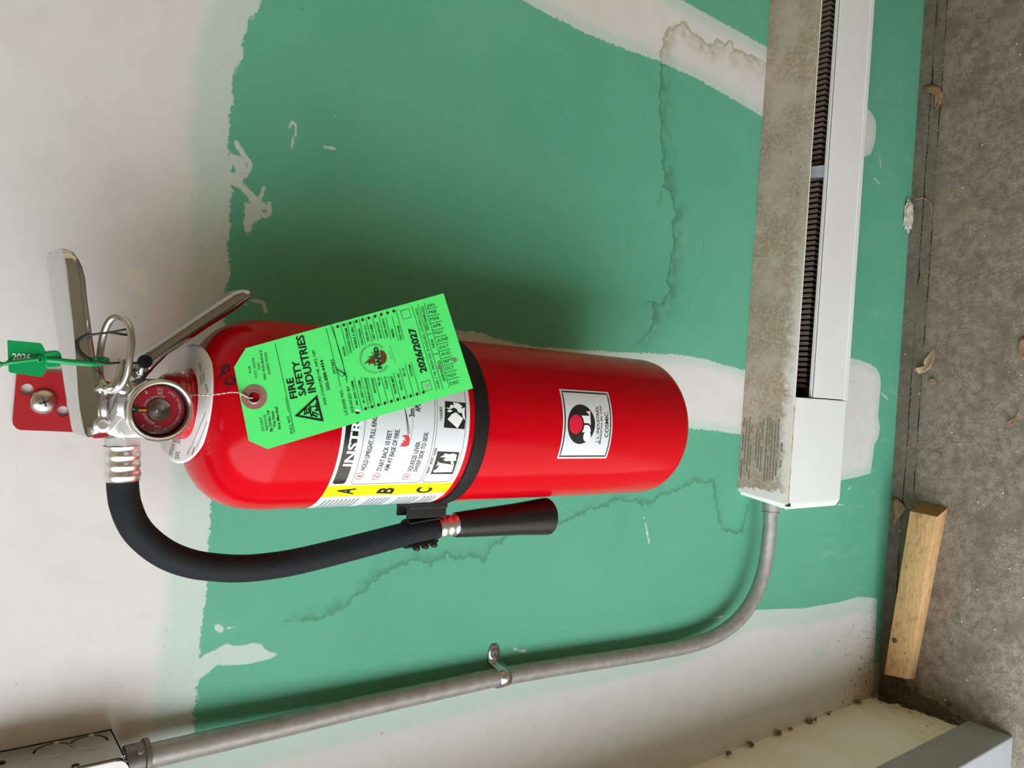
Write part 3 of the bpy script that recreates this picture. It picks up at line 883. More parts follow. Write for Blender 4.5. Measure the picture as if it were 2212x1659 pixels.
def arc_text(mb, ch, body, a0, a1, r, h, off, inward=False, bold=0.0, c=(0, 0)):
    Vg, Fg = glyphs(body, bold); X = (Vg[:, 0] - Vg[:, 0].min()) / np.ptp(Vg[:, 0]); Y = Vg[:, 1] / CAPH
    a = np.radians(a0 + (a1 - a0) * X); R_ = r + (-Y if inward else Y) * h
    A = np.stack([c[0] + R_ * np.sin(a), c[1] + R_ * np.cos(a)], 1); mb.put(ch.lift(A, off), Fg)
mb = MB()
arc_text(mb, gch, 'OVERCHARGED', 15, 112, 200 * K, 38 * K, .0002)
arc_text(mb, gch, 'RECHARGE', -76, -14, 200 * K, 40 * K, .0002)
arc_text(mb, gch, '400', 82, 100, 250 * K, 42 * K, .0002); arc_text(mb, gch, '27.6', 82, 97, 308 * K, 40 * K, .0002)
arc_text(mb, gch, '0 psi', -100, -80, 250 * K, 42 * K, .0002); arc_text(mb, gch, '0 bar', -97, -82, 310 * K, 38 * K, .0002)
arc_text(mb, gch, 'USE WITH DRY CHEMICAL ONLY', 258, 112, 340 * K, 36 * K, .0002, True, .006)
for a in (54, -50): gch.stroke(mb, [gpol(math.radians(a), 305 * K), gpol(math.radians(a), 358 * K)], 20 * K, .0002, True)
gch.stroke(mb, [gpol(0, 345 * K), gpol(0, 385 * K)], 22 * K, .0004, True)
mb.obj('gauge_print', M['whiteink'], gauge)
mb = MB(); gch.poly(mb, [gpol(math.radians(a), r * K) for a, r in ((-8.5, 405), (8.5, 405), (8.5, 270), (-8.5, 270))], .00025, True); mb.obj('charged_band', M['gaugegreen'], gauge)
add('needle', *tube([gch.lift([gpol(-.02, 120 * K)], .0008)[0], gch.lift([gpol(-.02, 300 * K)], .0008)[0]], .0007, 8), M['needle'], gauge)
hp = [(.0004, -.0022)] + [(185 * K * (i / 12), -.0016 - (.0005 if i % 2 else 0.0)) for i in range(1, 12)] + [(185 * K, -.0012), (185 * K, 0)]
add('gauge_hub', *lathe(list(reversed([(r, h_) for r, h_ in hp])), (gx, face_y, gz), (0, 1, 0), 48), M['hub'], gauge, True, sharp=20)
add('gasket', *lathe([(RG * .775, -.0004), (RG * .80, -.0016), (RG * .832, -.0016)], (gx, gy, gz), (0, 1, 0), 64, False, False), M['blackmatte'], gauge, True)
gl = bpy.data.materials.new('gauge_lens'); gl.use_nodes = True
b_ = gl.node_tree.nodes['Principled BSDF']; b_.inputs['Transmission Weight'].default_value = 1; b_.inputs['Roughness'].default_value = .02; b_.inputs['IOR'].default_value = 1.2
V, F = lathe([(RG * .832, -.0032), (RG * .6, -.0044), (RG * .3, -.0050), (.0003, -.0051), (.0003, -.0045), (RG * .3, -.0044), (RG * .6, -.0038), (RG * .832, -.0026)], (gx, gy, gz), (0, 1, 0), 48, False, False)
add('lens', V, F, gl, gauge, True)

# --- hose: nut, crimped ferrule, hose
yh = -.086
a0, a1 = at(264, 943, y=yh), at(263.5, 963, y=yh); ax = a1 - a0
def pipe_prof(name, p0, p1, prof, m_, n=40, sharp=30):
    p0, p1 = np.asarray(p0), np.asarray(p1); d = p1 - p0; L = np.linalg.norm(d)
    return add(name, *lathe([(r, t * L) for r, t in prof], p0, d, n), m_, ext, True, sharp=sharp)
pipe_prof('hose_stub', at(268, 930, y=yh), at(265, 948, y=yh), [(.0082, 0), (.0082, .4), (.0074, .45), (.0082, .55), (.0082, 1)], M['steel'])
pipe_prof('hose_nut', a0, a1, [(.0098, 0), (.0108, .12), (.0108, .88), (.0098, 1)], M['cast'], 6, 25)
b0, b1 = at(264, 962, y=yh), at(264.5, 1038, y=yh)
fp = []
for i in range(41):
    t = i / 40; fp.append((.0105 + .00035 * math.cos(2 * PI * (t * 3.5 + .1)), t))
pipe_prof('hose_ferrule', b0, b1, [(.0075, 0)] + fp + [(.0085, 1)], M['alu'], 40, 80)
hc = [(264.5, 1030), (266, 1060), (272, 1094), (290, 1136), (320, 1170), (362, 1199), (410, 1217), (460, 1225), (520, 1228), (580, 1223), (650, 1211), (760, 1184), (840, 1163), (900, 1148), (942, 1140)]
hy = [yh, yh, -.087, -.088, -.089, -.090, -.090, -.090, -.090, -.090, -.090, -.090, -.090, -.090, -.090]
HP = catmull([at(u, v, y=y) for (u, v), y in zip(hc, hy)], 10)
add('hose', *tube(HP, .0094, 28), M['rubber'], ext, True)
# nozzle end
n0, n1 = at(938, 1141, y=-.090), at(986, 1133, y=-.090)
fp = [(.0088 + .00055 * math.cos(2 * PI * (i / 30 * 3.2)), i / 30) for i in range(31)]
pipe_prof('nozzle_ferrule', n0, n1, [(.006, 0)] + fp, M['alu'], 40, 80)
z0, z1 = at(980, 1134, y=-.090), at(1181, 1115, y=-.090)
pipe_prof('nozzle', z0, z1, [(.0050, 0), (.0098, .01), (.0106, .03), (.0106, .06), (.0110, .10), (.0138, .62), (.0166, .97), (.0167, .992), (.0160, 1.0), (.0140, .999), (.0110, .8)], M['black'], 48, 40)

# --- hose strap round the shell, with its clip
zb0, zb1 = .9475, .9604
V, F = [], []
n = 96
PR = [(RB + .0003, zb0), (RB + .0016, zb0 + .0006), (RB + .0019, zb0 + .002), (RB + .0019, zb1 - .002), (RB + .0016, zb1 - .0006), (RB + .0003, zb1)]
strap = add('hose_strap', *lathe(PR, (XA, YA, 0), Z3D, n, False, False), M['blackmatte'], ext, True, sharp=35)
# clip: pad against the shell, spacer and two jaws holding the hose
xs_ = XA - RB
mb = MB()
mb.put(*box(xs_ - .0030, xs_ + .006, -.103, -.070, .9470, .9815, .001))
mb.put(*box(xs_ - .0110, xs_ - .0020, -.0990, -.0965, .9455, .9815, .0006))
mb.put(*box(xs_ - .0110, xs_ - .0020, -.0835, -.0810, .9455, .9815, .0006))
mb.put(*box(xs_ - .0105, xs_ - .0025, -.0995, -.0805, .9590, .9640, .0005))
mb.obj('clip_base', M['clip'], ext)
hx0, hz0 = at(878, 1153, y=-.090)[[0, 2]]; hx1, hz1 = at(940, 1141, y=-.090)[[0, 2]]
ck_ = []
for k in range(0, 15):
    a = math.radians(-34 + 248 * k / 14)                     # C-shaped jaw, open towards the room
    ck_.append(a)
V, F = [], []
for (hx_, hz_) in ((hx0, hz0 + .001), (hx1, hz1)):
    for r in (.0097, .0117):
        for a in ck_: V.append((hx_ + r * math.cos(a), -.090 + r * math.sin(a), hz_))
m = len(ck_)
for k in range(m - 1):
    F += [(k, k + 1, 2 * m + k + 1, 2 * m + k), (m + k, 3 * m + k, 3 * m + k + 1, m + k + 1), (k, m + k, m + k + 1, k + 1), (2 * m + k, 2 * m + k + 1, 3 * m + k + 1, 3 * m + k)]
F += [(0, 2 * m, 3 * m, m), (m - 1, 2 * m - 1, 4 * m - 1, 3 * m - 1)]
add('clip_jaw', V, F, M['clip'], ext, True, sharp=35)
mb = MB()
for t in (.12, .42, .72):
    mb.put(*lathe([(.0008, 0), (.0022, .0012), (.0026, .004), (.0022, .007), (.0008, .008)], (hx1 + (hx0 - hx1) * t - .0118, -.098, hz1 + (hz0 - hz1) * t), (0, 1, 0), 14))
mb.obj('clip_grip', M['clip'], ext, True, sharp=40)

# --- instruction label
CY = CylChart()
def s_of(deg): return RB * math.radians(deg)
LZ0, LZ1 = .9650, 1.0668
SL, SR = s_of(-104), s_of(62)
def panel(mb, s0, s1, z0, z1, off, rad=0.0, corners=(1, 1, 1, 1)):
    P = []
    for (cx, cz_, a0_), on in zip(((s0 + rad, z0 + rad, 180), (s1 - rad, z0 + rad, 270), (s1 - rad, z1 - rad, 0), (s0 + rad, z1 - rad, 90)), corners):
        if rad and on:
            for k in range(7): a = math.radians(a0_ + 15 * k); P.append((cx + rad * math.cos(a), cz_ + rad * math.sin(a)))
        else: P.append((cx + (rad * (1 if a0_ in (270, 0) else -1)), cz_ + rad * (1 if a0_ in (0, 90) else -1)))
    CY.poly(mb, P, off, True)
def outline(mb, s0, s1, z0, z1, off, rad, wd):
    P = []
    for cx, cz_, a0_ in ((s0 + rad, z0 + rad, 180), (s1 - rad, z0 + rad, 270), (s1 - rad, z1 - rad, 0), (s0 + rad, z1 - rad, 90)):
        for k in range(7): a = math.radians(a0_ + 15 * k); P.append((cx + rad * math.cos(a), cz_ + rad * math.sin(a)))
    CY.stroke(mb, P, wd, off, True, True)
mb = MB(); panel(mb, SL, SR, LZ0, LZ1, .00018); lab = mb.obj('instruction_label', M['paper'], ext, True, label='white instruction label wrapped round the red shell')
sy0 = CY.inv(ZD(700, 1360))[0]; sy1 = CY.inv(ZD(900, 1172))[0]
mb = MB(); panel(mb, sy0, sy1, LZ0, LZ1, .00026); mb.obj('yellow_stripe', M['yellow'], lab, True)
# black heading band
bz1 = CY.inv(ZD(720, 850))[1]; bz0 = CY.inv(ZD(930, 880))[1]; bs0 = CY.inv(ZD(700, 1145))[0]
mb = MB(); panel(mb, bs0, SR - .002, bz0, bz1, .00026, .0022); mb.obj('heading_band', M['inkgloss'], lab, True)
mb = MB()
CY.text(mb, 'INSTRUCTIONS', ZD(940, 845), ZD(1108, 65), 0, .00036, .028, h=(bz1 - bz0) * .68, ref='INSTR')
mb.obj('heading_text', M['whiteink'], lab)
mb = MB()
hS = .0036
def ltext(t_, a, b, h_, bold=.012, off=.0003, **k): CY.text(mb, t_, a, b, 0, off, bold, h=h_, **k)
ltext('HOLD UPRIGHT. PULL RING', ZD(1165, 915), ZD(1382, 0), .0036)
ltext('START BACK 10 FEET.', ZD(1440, 925), ZD(1640, 222), .0036)
ltext('AIM AT BASE OF FIRE.', ZD(1560, 925), ZE(135, 615), .0036)
ltext('SQUEEZE LEVER.', ZE(275, 1130), ZE(390, 762), .0034)
ltext('SWEEP SIDE TO SIDE.', ZE(345, 1135), ZE(488, 648), .0034)
ltext('3m', ZE(316, 462), ZE(312, 360), .0042, .02)
ltext('APU', ZE(388, 400), ZE(386, 296), .0042, .02)
ltext('LIQUIDS', ZE(658, 470), ZE(655, 338), .0022, .015)
ltext('TRASH', ZE(490, 1160), ZE(512, 1075), .0020, .01); ltext('WOOD', ZE(535, 1045), ZE(553, 960), .0020, .01); ltext('PAPER', ZE(576, 935), ZE(597, 842), .0020, .01)
for c_, r_ in ((ZD(1078, 1013), .0029), (ZD(1360, 1018), .0029), (ZE(210, 1197), .0029)):
    a = CY.inv(c_); CY.stroke(mb, [a + r_ * np.array([math.cos(2 * PI * k / 24), math.sin(2 * PI * k / 24)]) for k in range(24)], .0003, .0003, True, True)
zt1 = CY.inv(ZD(1165, 200))[1]; zt0 = CY.inv(ZE(565, 500))[1]; fs0 = CY.inv(ZD(1000, 1148))[0]
outline(mb, fs0, SR - .002, zt0, zt1, .0003, .003, .0003)
zu1 = CY.inv(ZE(596, 500))[1]; zu0 = CY.inv(ZE(950, 500))[1]
outline(mb, fs0, SR - .002, zu0, zu1, .0003, .003, .0003)
CY.stroke(mb, [ZE(303, 345), ZE(304, 300)], .0003, .0003); CY.stroke(mb, [ZE(300, 470), ZE(270, 735)], .0002, .0003)
for k in range(4): CY.stroke(mb, [ZE(190 + 1.5 * k, 335 + 4 * k), ZE(228 + 10 * k, 690 - 6 * k)], .00025, .0003)
CY.stroke(mb, [ZE(630, 500), ZE(655, 500), ZE(655, 478), ZE(630, 478)], .0003, .0003, closed=True)
mb.obj('label_text', M['ink'], lab)
mb = MB()
RNG.seed(3)
for row in range(30):
    z_ = LZ1 - .006 - row * .0031
    if z_ < LZ0 + .003 or row in (9, 10, 17, 18, 25): continue
    s_ = s_of(-57)
    while s_ > s_of(-96):
        L_ = .0008 + .003 * RNG.random()
        CY.stroke(mb, [(s_ - L_, z_), (s_, z_)], .0011, .0003, True); s_ -= L_ + .0007
mb.obj('small_print', M['greyink'], lab, kind='stuff')
mb = MB()
for t_, c_ in (('A', ZD(840, 1275)), ('B', ZD(1520, 1268)), ('C', ZE(425, 1370))):
    a = CY.inv(c_); CY.text(mb, t_, (a[0] - .0037, a[1] - .0062), (a[0] + .0037, a[1] - .0062), 0, .00036, .035, True, .0124, slant=.12)
mb.obj('class_letters', M['ink'], lab)
mb = MB()
for t_, c_ in (('1', ZD(1078, 1013)), ('2', ZD(1360, 1018)), ('3', ZE(210, 1197))):
    mb = MB(); a = CY.inv(c_); CY.text(mb, t_, (a[0] - (.0006 if t_ == '1' else .0010), a[1] - .0016), (a[0] + (.0006 if t_ == '1' else .0010), a[1] - .0016), 0, .0003, .02, True, .0032)
    mb.obj('step_number', M['redink'], lab)
mb = MB()
CY.poly(mb, [ZE(*p) for p in [(125, 825), (158, 805), (145, 790), (182, 778), (165, 752), (210, 756), (185, 722), (216, 726), (158, 695), (200, 685), (245, 695), (260, 740), (245, 812), (205, 825)]], .0003)
mb.obj('flame_mark', M['redink'], lab)
for sq, shapes in (([(600, 885), (870, 897), (785, 1165), (512, 1165)],
                    [[(628, 1045), (655, 1030), (802, 1052), (775, 1138), (605, 1142), (585, 1100)], [(545, 1135), (555, 1110), (590, 1108), (600, 1140), (560, 1145)], [(570, 1070), (600, 1040), (595, 1010), (640, 1030), (655, 1028), (625, 1048), (590, 1060)],
                     [(628, 955), (670, 935), (690, 910), (740, 920), (800, 910), (838, 930), (825, 970), (830, 1000), (790, 1000), (700, 1005), (668, 985), (705, 960)], [(760, 985), (790, 980), (800, 1045), (765, 1040)]]),
                   ([(690, 267), (950, 290), (932, 612), (676, 592)],
                    [[(720, 490), (775, 425), (825, 405), (915, 482), (845, 602)], [(700, 345), (745, 350), (760, 310), (800, 320), (790, 285), (850, 290), (905, 330), (885, 360), (935, 345), (932, 420), (940, 505), (910, 465), (900, 415), (850, 405), (840, 370), (800, 345), (760, 365), (720, 360)], [(718, 385), (745, 370), (788, 385), (750, 405), (722, 398)]])):
    A = [CY.inv(ZE(*p)) for p in sq]
    mb = MB(); CY.poly(mb, A, .00028, True); ic = mb.obj('pictogram', M['ink'], lab, True)
    mb = MB()
    for s_ in shapes: CY.poly(mb, [ZE(*p) for p in s_], .00042)
    mb.obj('pictogram_drawing', M['whiteink'], ic)

# --- maker's sticker
SZ0, SZ1, SS0, SS1 = .8162, .8728, s_of(-22.1), s_of(28.7)
mb = MB(); panel(mb, SS0, SS1, SZ0, SZ1, .0002); stk = mb.obj('maker_sticker', M['paper'], ext, True, label='white square sticker with a black and red disc')
mb = MB()
CY.stroke(mb, [(SS0 + .0022, SZ0 + .0022), (SS1 - .0022, SZ0 + .0022), (SS1 - .0022, SZ1 - .0022), (SS0 + .0022, SZ1 - .0022)], .0013, .0003, True, True)
CY.stroke(mb, [(SS0 + .0022, SZ1 - .0030), (SS0 + .0022, SZ1 - .0014)], .0013, .0003, True)
ca, cb = CY.inv(ZF(700, 500)), CY.inv(ZF(690, 1280)); zt_, zb_ = CY.inv(ZF(422, 890))[1], CY.inv(ZF(967, 890))[1]
cc = np.array([(ca[0] + cb[0]) / 2, (zt_ + zb_) / 2]); CY.disc(mb, cc, (ca[0] - cb[0]) / 2, .0003, True, 48, (zt_ - zb_) / 2)
CY.text(mb, 'J. L. INDUSTRIES', ZF(1027, 1258), ZF(1028, 545), 0, .0003, .012, h=.0032)
CY.text(mb, 'MINNEAPOLIS, MN. 55430', ZF(1075, 1280), ZF(1087, 525), 0, .0003, .015, h=.0020)
CY.text(mb, 'COSMIC', ZF(1222, 1150), ZF(1222, 655), 0, .0003, .018, h=.0040)
mb.obj('sticker_print', M['ink'], stk, True)
mb = MB()
ca, cb = CY.inv(ZF(590, 697)), CY.inv(ZF(580, 1080)); zt_, zb_ = CY.inv(ZF(450, 890))[1], CY.inv(ZF(722, 890))[1]
CY.disc(mb, np.array([(ca[0] + cb[0]) / 2, (zt_ + zb_) / 2]), (ca[0] - cb[0]) / 2, .00042, True, 36, (zt_ - zb_) / 2); mb.obj('red_disc', M['stickred'], stk, True)
mb = MB()
CY.poly(mb, [ZF(*p) for p in [(695, 718), (855, 720), (835, 680), (785, 634), (868, 633), (872, 760), (880, 915), (842, 870), (750, 866), (742, 830), (730, 780)]], .00042)
CY.poly(mb, [ZF(*p) for p in [(752, 905), (832, 905), (866, 950), (880, 1020), (856, 1100), (845, 1060), (822, 1047), (702, 1047), (730, 1000), (745, 950)]], .00042)
CY.disc(mb, ZF(803, 1128), .0045, .00042, False, 24, .0042)
mb.obj('monogram', M['whiteink'], stk, True)

# ================================================================== HANGING BRACKET
by = -.0035
bp = [(36, 806), (42, 803), (175, 806), (175, 934), (45, 929), (36, 926), (29, 918), (27, 908)]
br = thing('wall_bracket', 'red steel wall bracket screwed to the white wall behind the handle', 'bracket', tuple(at(100, 870, y=0)))
outer = [at(u, v, y=by) for u, v in bp]
holes = [ring3(at(58.5, 841.5, y=by), .0039, (1, 0, 0), Z3D), ring3(at(136, 889, y=by), .0038, (1, 0, 0), Z3D)]
add('plate', *annulus_prism(outer, holes, (0, .0028, 0)), M['red_bracket'], br)
# hook arm under the handle
hk = [at(u, v, y=by) for u, v in [(175, 812), (175, 932), (215, 930), (215, 820)]]
add('hook', *prism([p for p in hk], (0, -.050, 0)), M['red_bracket'], br)
scw = at(94, 868, y=by)
S = add('screw', *lathe([(.0086, 0), (.0086, .0008), (.0078, .0026), (.0058, .0042), (.0030, .0050), (.0003, .0052)], scw, (0, -1, 0), 32, True, False), M['steel'], br, True, sharp=60)
mb = MB()
for a in (.35, .35 + PI / 2):
    d_ = np.array([math.cos(a), 0, math.sin(a)]); e_ = np.array([-math.sin(a), 0, math.cos(a)])
    c_ = scw + np.array([0, -.0053, 0])
    mb.put(*hexa([c_ - d_ * .0042 - e_ * .0008 + [0, .002, 0], c_ + d_ * .0042 - e_ * .0008 + [0, .002, 0], c_ + d_ * .0042 + e_ * .0008 + [0, .002, 0], c_ - d_ * .0042 + e_ * .0008 + [0, .002, 0],
                  c_ - d_ * .0030 - e_ * .0005, c_ + d_ * .0030 - e_ * .0005, c_ + d_ * .0030 + e_ * .0005, c_ - d_ * .0030 + e_ * .0005]))
mb.obj('cross_slot', M['dark'], S)

# ================================================================== TAMPER SEAL
ty = yc - hw - .012
sl = thing('tamper_seal', 'green plastic tamper seal marked 2026 on the pull pin', 'seal', tuple(at(60, 775, y=ty)))
tch = PlaneChart(at(60, 775, y=ty), (0, -1, 0), (1, 0, 0))
fp_ = [(16, 736), (18, 734.5), (88, 741), (92, 745), (101, 764), (107, 776), (104, 790), (96, 808), (92, 813), (84, 814), (22, 805), (19, 802)]
add('flag', *prism([tch.pt(p) for p in fp_], (0, .0022, 0)), M['seal'], sl)
add('socket', *bevel_mesh(*prism([at(*p, y=ty - .001) for p in [(96, 762), (104, 758), (125, 757), (132, 764), (134, 776), (130, 792), (104, 796), (98, 792)]], (0, .0075, 0)), .0006, 1), M['seal'], sl)
add('strap', *tube(catmull([at(100, 777, y=ty), at(125, 779, y=ty - .001), at(150, 782, y=ty - .001), at(180, 784, y=ty), at(206, 785, y=ty + .003), at(222, 783, y=ty + .006), at(230, 779, y=ty + .009), at(222, 776, y=ty + .012), at(205, 777, y=ty + .010)], 6), .0022, 10, flat=(.9, .8)), M['seal'], sl, True)
tw = catmull([at(84, 775, y=ty - .002), at(55, 779, y=ty - .0025), at(25, 783, y=ty - .002), at(10, 786, y=ty), at(-14, 788, y=ty)], 8)
add('tail', *tube(tw, [.0011 + (.0006 if i % 8 in (3, 4) and i > 14 else 0) for i in range(len(tw))], 8), M['seal'], sl, True)
add('eyelet', *tube([tch.pt((85 + 6 * math.sin(a), 775 + 6.5 * math.cos(a)), .0006) for a in np.linspace(0, 2 * PI, 20, False)], .0006, 6, True), M['seal'], sl, True)
mb = MB()
tch.text(mb, '2026', ZJ(166, 500), ZJ(420, 508), 112 / 6.381, .0004, .02)
mb.obj('year_print', M['whiteink'], sl)

# ================================================================== INSPECTION TAG
ta, tb = .16, .35
zc = 1.113
to = np.array([XA, YA - .0660 * math.sqrt(1 + ta * ta), zc])
tn = np.array([ta, -1.0, tb]); 
TG = PlaneChart(to, tn, (1, 0, 0))
# let the chart's "up" follow the printed lines of the card
_a, _b = TG.inv(ZA(905, 1355)), TG.inv(ZA(625, 85))
_e = TG.lift([_b], 0)[0] - TG.lift([_a], 0)[0]
TG = PlaneChart(to, tn, _e)
tag = thing('inspection_tag', 'bright green inspection tag wired to the neck of the red extinguisher', 'tag', tuple(TG.pt((760, 800))))
T6 = [(505.6, 793), (531, 752), (958, 633.6), (1022, 838.6), (578, 970), (537, 952)]
rc_, rr_ = TG.inv(ZA(325, 848)), .0
eye = TG.lift([rc_], 0)[0]
hole = lambda p, r: ring3(TG.pt(p), r, TG.e1, TG.e2, 20)
punch = [hole(ZB(595, 1435), .0016), hole(ZC(550, 1350), .0017), hole(ZC(950, 975), .0017), hole(ZC(725, 1085), .0016)]
add('card', *annulus_prism([TG.pt(p) for p in T6], [ring3(eye, .0031, TG.e1, TG.e2, 24)] + punch, -TG.n * .0004), M['tag'], tag)
for nm, ri, ro, th, mt in (('reinforcement', .0040, .0076, .0003, 'washer'), ('grommet', .0030, .0043, .0009, 'steel')):
    V, F = annulus_prism(ring3(eye + TG.n * .00005, ro, TG.e1, TG.e2, 40), [ring3(eye + TG.n * .00005, ri, TG.e1, TG.e2, 40)], TG.n * th)
    if nm == 'grommet': V, F = lathe([(.0030, -.0008), (.0030, .0002), (.0033, .0008), (.0038, .0009), (.0043, .0003)], eye, TG.n, 36, False, False)
    add(nm, V, F, M[mt], tag, True, sharp=30)
OF = .00025
mb = MB()
T_ = lambda t_, a, b, h_, bold=0.0, Z=ZA, s=6.636: TG.text(mb, t_, Z(*a), Z(*b), h_ / s, OF, bold)
T_('FIRE', (945, 860), (880, 570), 95, .022); T_('SAFETY', (1070, 820), (962, 325), 95, .022); T_('INDUSTRIES', (1212, 775), (1030, -40), 105, .022)
T_('3428 STANFORD NE, ABQ. NM', (1368, 965), (1190, 180), 38); T_('505-888-4494', (1415, 745), (1312, 315), 46, .008)
T_('FULL WT.', (888, 1365), (832, 1105), 42)
TG.stroke(mb, [ZA(905, 1355), ZA(625, 85)], .0003, OF); TG.stroke(mb, [ZA(818, 1068), ZA(775, 855)], .0003, OF)
TB = lambda t_, a, b, h_, bold=0.0: T_(t_, a, b, h_, bold, ZB, 7.211)
TCx = lambda t_, a, b, h_, bold=0.0: T_(t_, a, b, h_, bold, ZC, 6.637)
TB('LICENSE NO.', (445, 1485), (352, 1090), 46); TB('SERVICED BY', (545, 1455), (460, 1035), 46); TB('397483', (262, 850), (215, 625), 44)
left = [('ABC (DRY CHEM)', (608, 1340), (522, 960)), ('BC (DRY CHEM)', (710, 1300), (632, 950)), ('CARBON DIOXIDE', (815, 1315), (728, 905)), ('AFFF/FFFP', (885, 1150), (838, 915)), ('FE-36', (952, 1030), (936, 905)), ('CLASS D', (1072, 1085), (1035, 890)), ('WATER MIST', (1208, 1165), (1138, 880))]
for t_, a, b in left: TB(t_, a, b, 34, .014)
right = [('WATER', (418, 575), (385, 420)), ('LOADED STREAM', (505, 520), (428, 140)), ('PURPLE K (PK)', (598, 440), (520, 118)), ('HALOTRON', (688, 395), (632, 150)), ('HALON 1211', (775, 345), (725, 90)), ('WET CHEM', (875, 315), (815, 85)), ('BACKFLOW', (975, 290), (912, 40)), ('CLEAN AGENT', (1072, 285), (1000, -15)), ('FM200', (1175, 278), (1140, 150))]
for t_, a, b in right: TB(t_, a, b, 34, .014)
TCx('FIRE HOSE', (190, 690), (143, 488), 30, .014); TCx('HALON 1301', (200, 1415), (145, 1175), 30, .014); TCx('FE-13', (240, 1210), (218, 1100), 30, .014); TCx('SYSTEM', (345, 1215), (305, 1050), 30, .014)
TCx('2026/2027', (545, 1150), (365, 515), 92, .032)
TCx('RECHARGED', (578, 550), (495, 210), 42); TCx('NEW', (665, 800), (632, 678), 42); TCx('SERVICED', (815, 1282), (733, 990), 42)
for t_, a, b in (('JAN', (548, 236), (655, 205)), ('FEB', (578, 325), (685, 300)), ('MAR', (602, 422), (728, 395)), ('APR', (632, 525), (752, 495)), ('MAY', (662, 622), (782, 598)), ('JUNE', (695, 728), (850, 690)), ('JULY', (722, 825), (860, 795)), ('AUG', (755, 925), (885, 895)), ('SEPT', (785, 1030), (925, 995)), ('OCT', (812, 1130), (938, 1105)), ('NOV', (848, 1235), (972, 1205)), ('DEC', (882, 1345), (1005, 1312))):
    TCx(t_, a, b, 42)
LN = [(ZB, (330, 1055), (105, 140)), (ZB, (432, 995), (410, 920)), (ZB, (668, 1425), (535, 900)), (ZB, (772, 1395), (648, 895)), (ZB, (865, 1372), (750, 912)), (ZB, (968, 1342), (855, 902)), (ZB, (1070, 1315), (962, 902)), (ZB, (1175, 1288), (1070, 888)), (ZB, (1268, 1262), (1152, 838)),
      (ZB, (450, 560), (325, 75)), (ZB, (535, 485), (425, 50)), (ZB, (628, 430), (522, 22)), (ZB, (720, 405), (612, -10)), (ZB, (820, 358), (718, -25)), (ZB, (915, 330), (825, -30)), (ZB, (1015, 315), (925, -35)), (ZB, (1115, 325), (1030, -30)), (ZB, (1228, 335), (1130, -40)),
      (ZC, (268, 1530), (150, 1098)), (ZC, (360, 1508), (232, 1038)), (ZC, (448, 1485), (315, 1008)), (ZC, (218, 695), (98, 262)),
      (ZC, (685, 1425), (328, 205)), (ZC, (775, 1402), (415, 185)), (ZC, (868, 1380), (505, 165)), (ZC, (550, 620), (632, 598)), (ZC, (638, 905), (718, 885))]
for k in range(12): LN.append((ZC, (536 + k * 30.4, 258 + k * 101), (700 + k * 30.5, 220 + k * 100.5))) if k < 11 else None
for Z_, a, b in LN: TG.stroke(mb, [Z_(*a), Z_(*b)], .00028, OF)
for P_ in ([(165, 280), (285, 248), (322, 368), (202, 402)], [(462, 1305), (580, 1272), (622, 1402), (500, 1440)]):
    TG.stroke(mb, [ZC(*p) for p in P_], .0003, OF, closed=True)
# signature
for P_ in ([(160, 55), (230, 240), (300, 450), (360, 660), (395, 870)], [(205, 110), (280, 400), (350, 640), (405, 860), (430, 950)], [(235, 710), (290, 790), (350, 830), (400, 870), (440, 905)], [(330, 890), (290, 830), (270, 790), (330, 800), (410, 880)], [(350, 890), (400, 860), (420, 820)]):
    Q = catmull([np.array([*p, 0]) for p in P_], 5); TG.stroke(mb, [ZB(p[0], p[1]) for p in Q], .00032, OF)
# triangle emblem
o3 = [(905, 1122), (1228, 820), (1322, 1200)]; i3 = [(965, 1108), (1208, 880), (1282, 1162)]
for k in range(3):
    j = (k + 1) % 3; TG.poly(mb, [ZA(*o3[k]), ZA(*o3[j]), ZA(*i3[j]), ZA(*i3[k])], OF)
for P_ in ([(1035, 1090), (1050, 1108), (1065, 1000), (1045, 1010)], [(1035, 1108), (1120, 1075), (1118, 1058), (1040, 1085)], [(1075, 1080), (1095, 1075), (1075, 1010), (1060, 1012)],
           [(1085, 1005), (1110, 1000), (1160, 1125), (1140, 1130)], [(1140, 1110), (1235, 1140), (1232, 1118), (1150, 1095)], [(1150, 1060), (1170, 1055), (1185, 1120), (1165, 1122)], [(1165, 1075), (1262, 1112), (1250, 1092), (1160, 1055)], [(1130, 1000), (1235, 985), (1232, 968), (1125, 985)], [(1110, 975), (1130, 970), (1150, 1050), (1130, 1052)], [(1200, 935), (1220, 930), (1240, 1050), (1220, 1052)], [(1190, 1030), (1250, 1020), (1252, 1038), (1195, 1050)]):
    TG.poly(mb, [ZA(*p) for p in P_], OF)
mb.obj('printed_text', M['ink'], tag)
mb = MB()
for t_, a, b, h_ in (('FOR', (285, 505), (270, 400), 30), ('CITY, STATE', (375, 575), (325, 285), 34), ('AND', (412, 460), (400, 360), 30), ('FIRE INSURANCE', (500, 600), (432, 172), 34), ('INSPECTION', (562, 515), (502, 210), 34), ('DO NOT', (470, 1335), (435, 1135), 34), ('REMOVE', (528, 1322), (492, 1100), 34)):
    T_(t_, a, b, h_)
for t_, a, b, h_ in (('By Order Of', (590, 1340), (538, 1040), 36), ('The State', (640, 1280), (602, 1055), 36), ('Fire Marshal', (710, 1305), (655, 990), 36)): T_(t_, a, b, h_, .015)
TCx('VOID 1 YR. FROM MO. PUNCHED, SYSTEM 6 MOS.', (738, 1390), (405, 228), 36)
mb.obj('brown_text', M['dotink'], tag, kind='stuff')
mb = MB()
rD = .00095
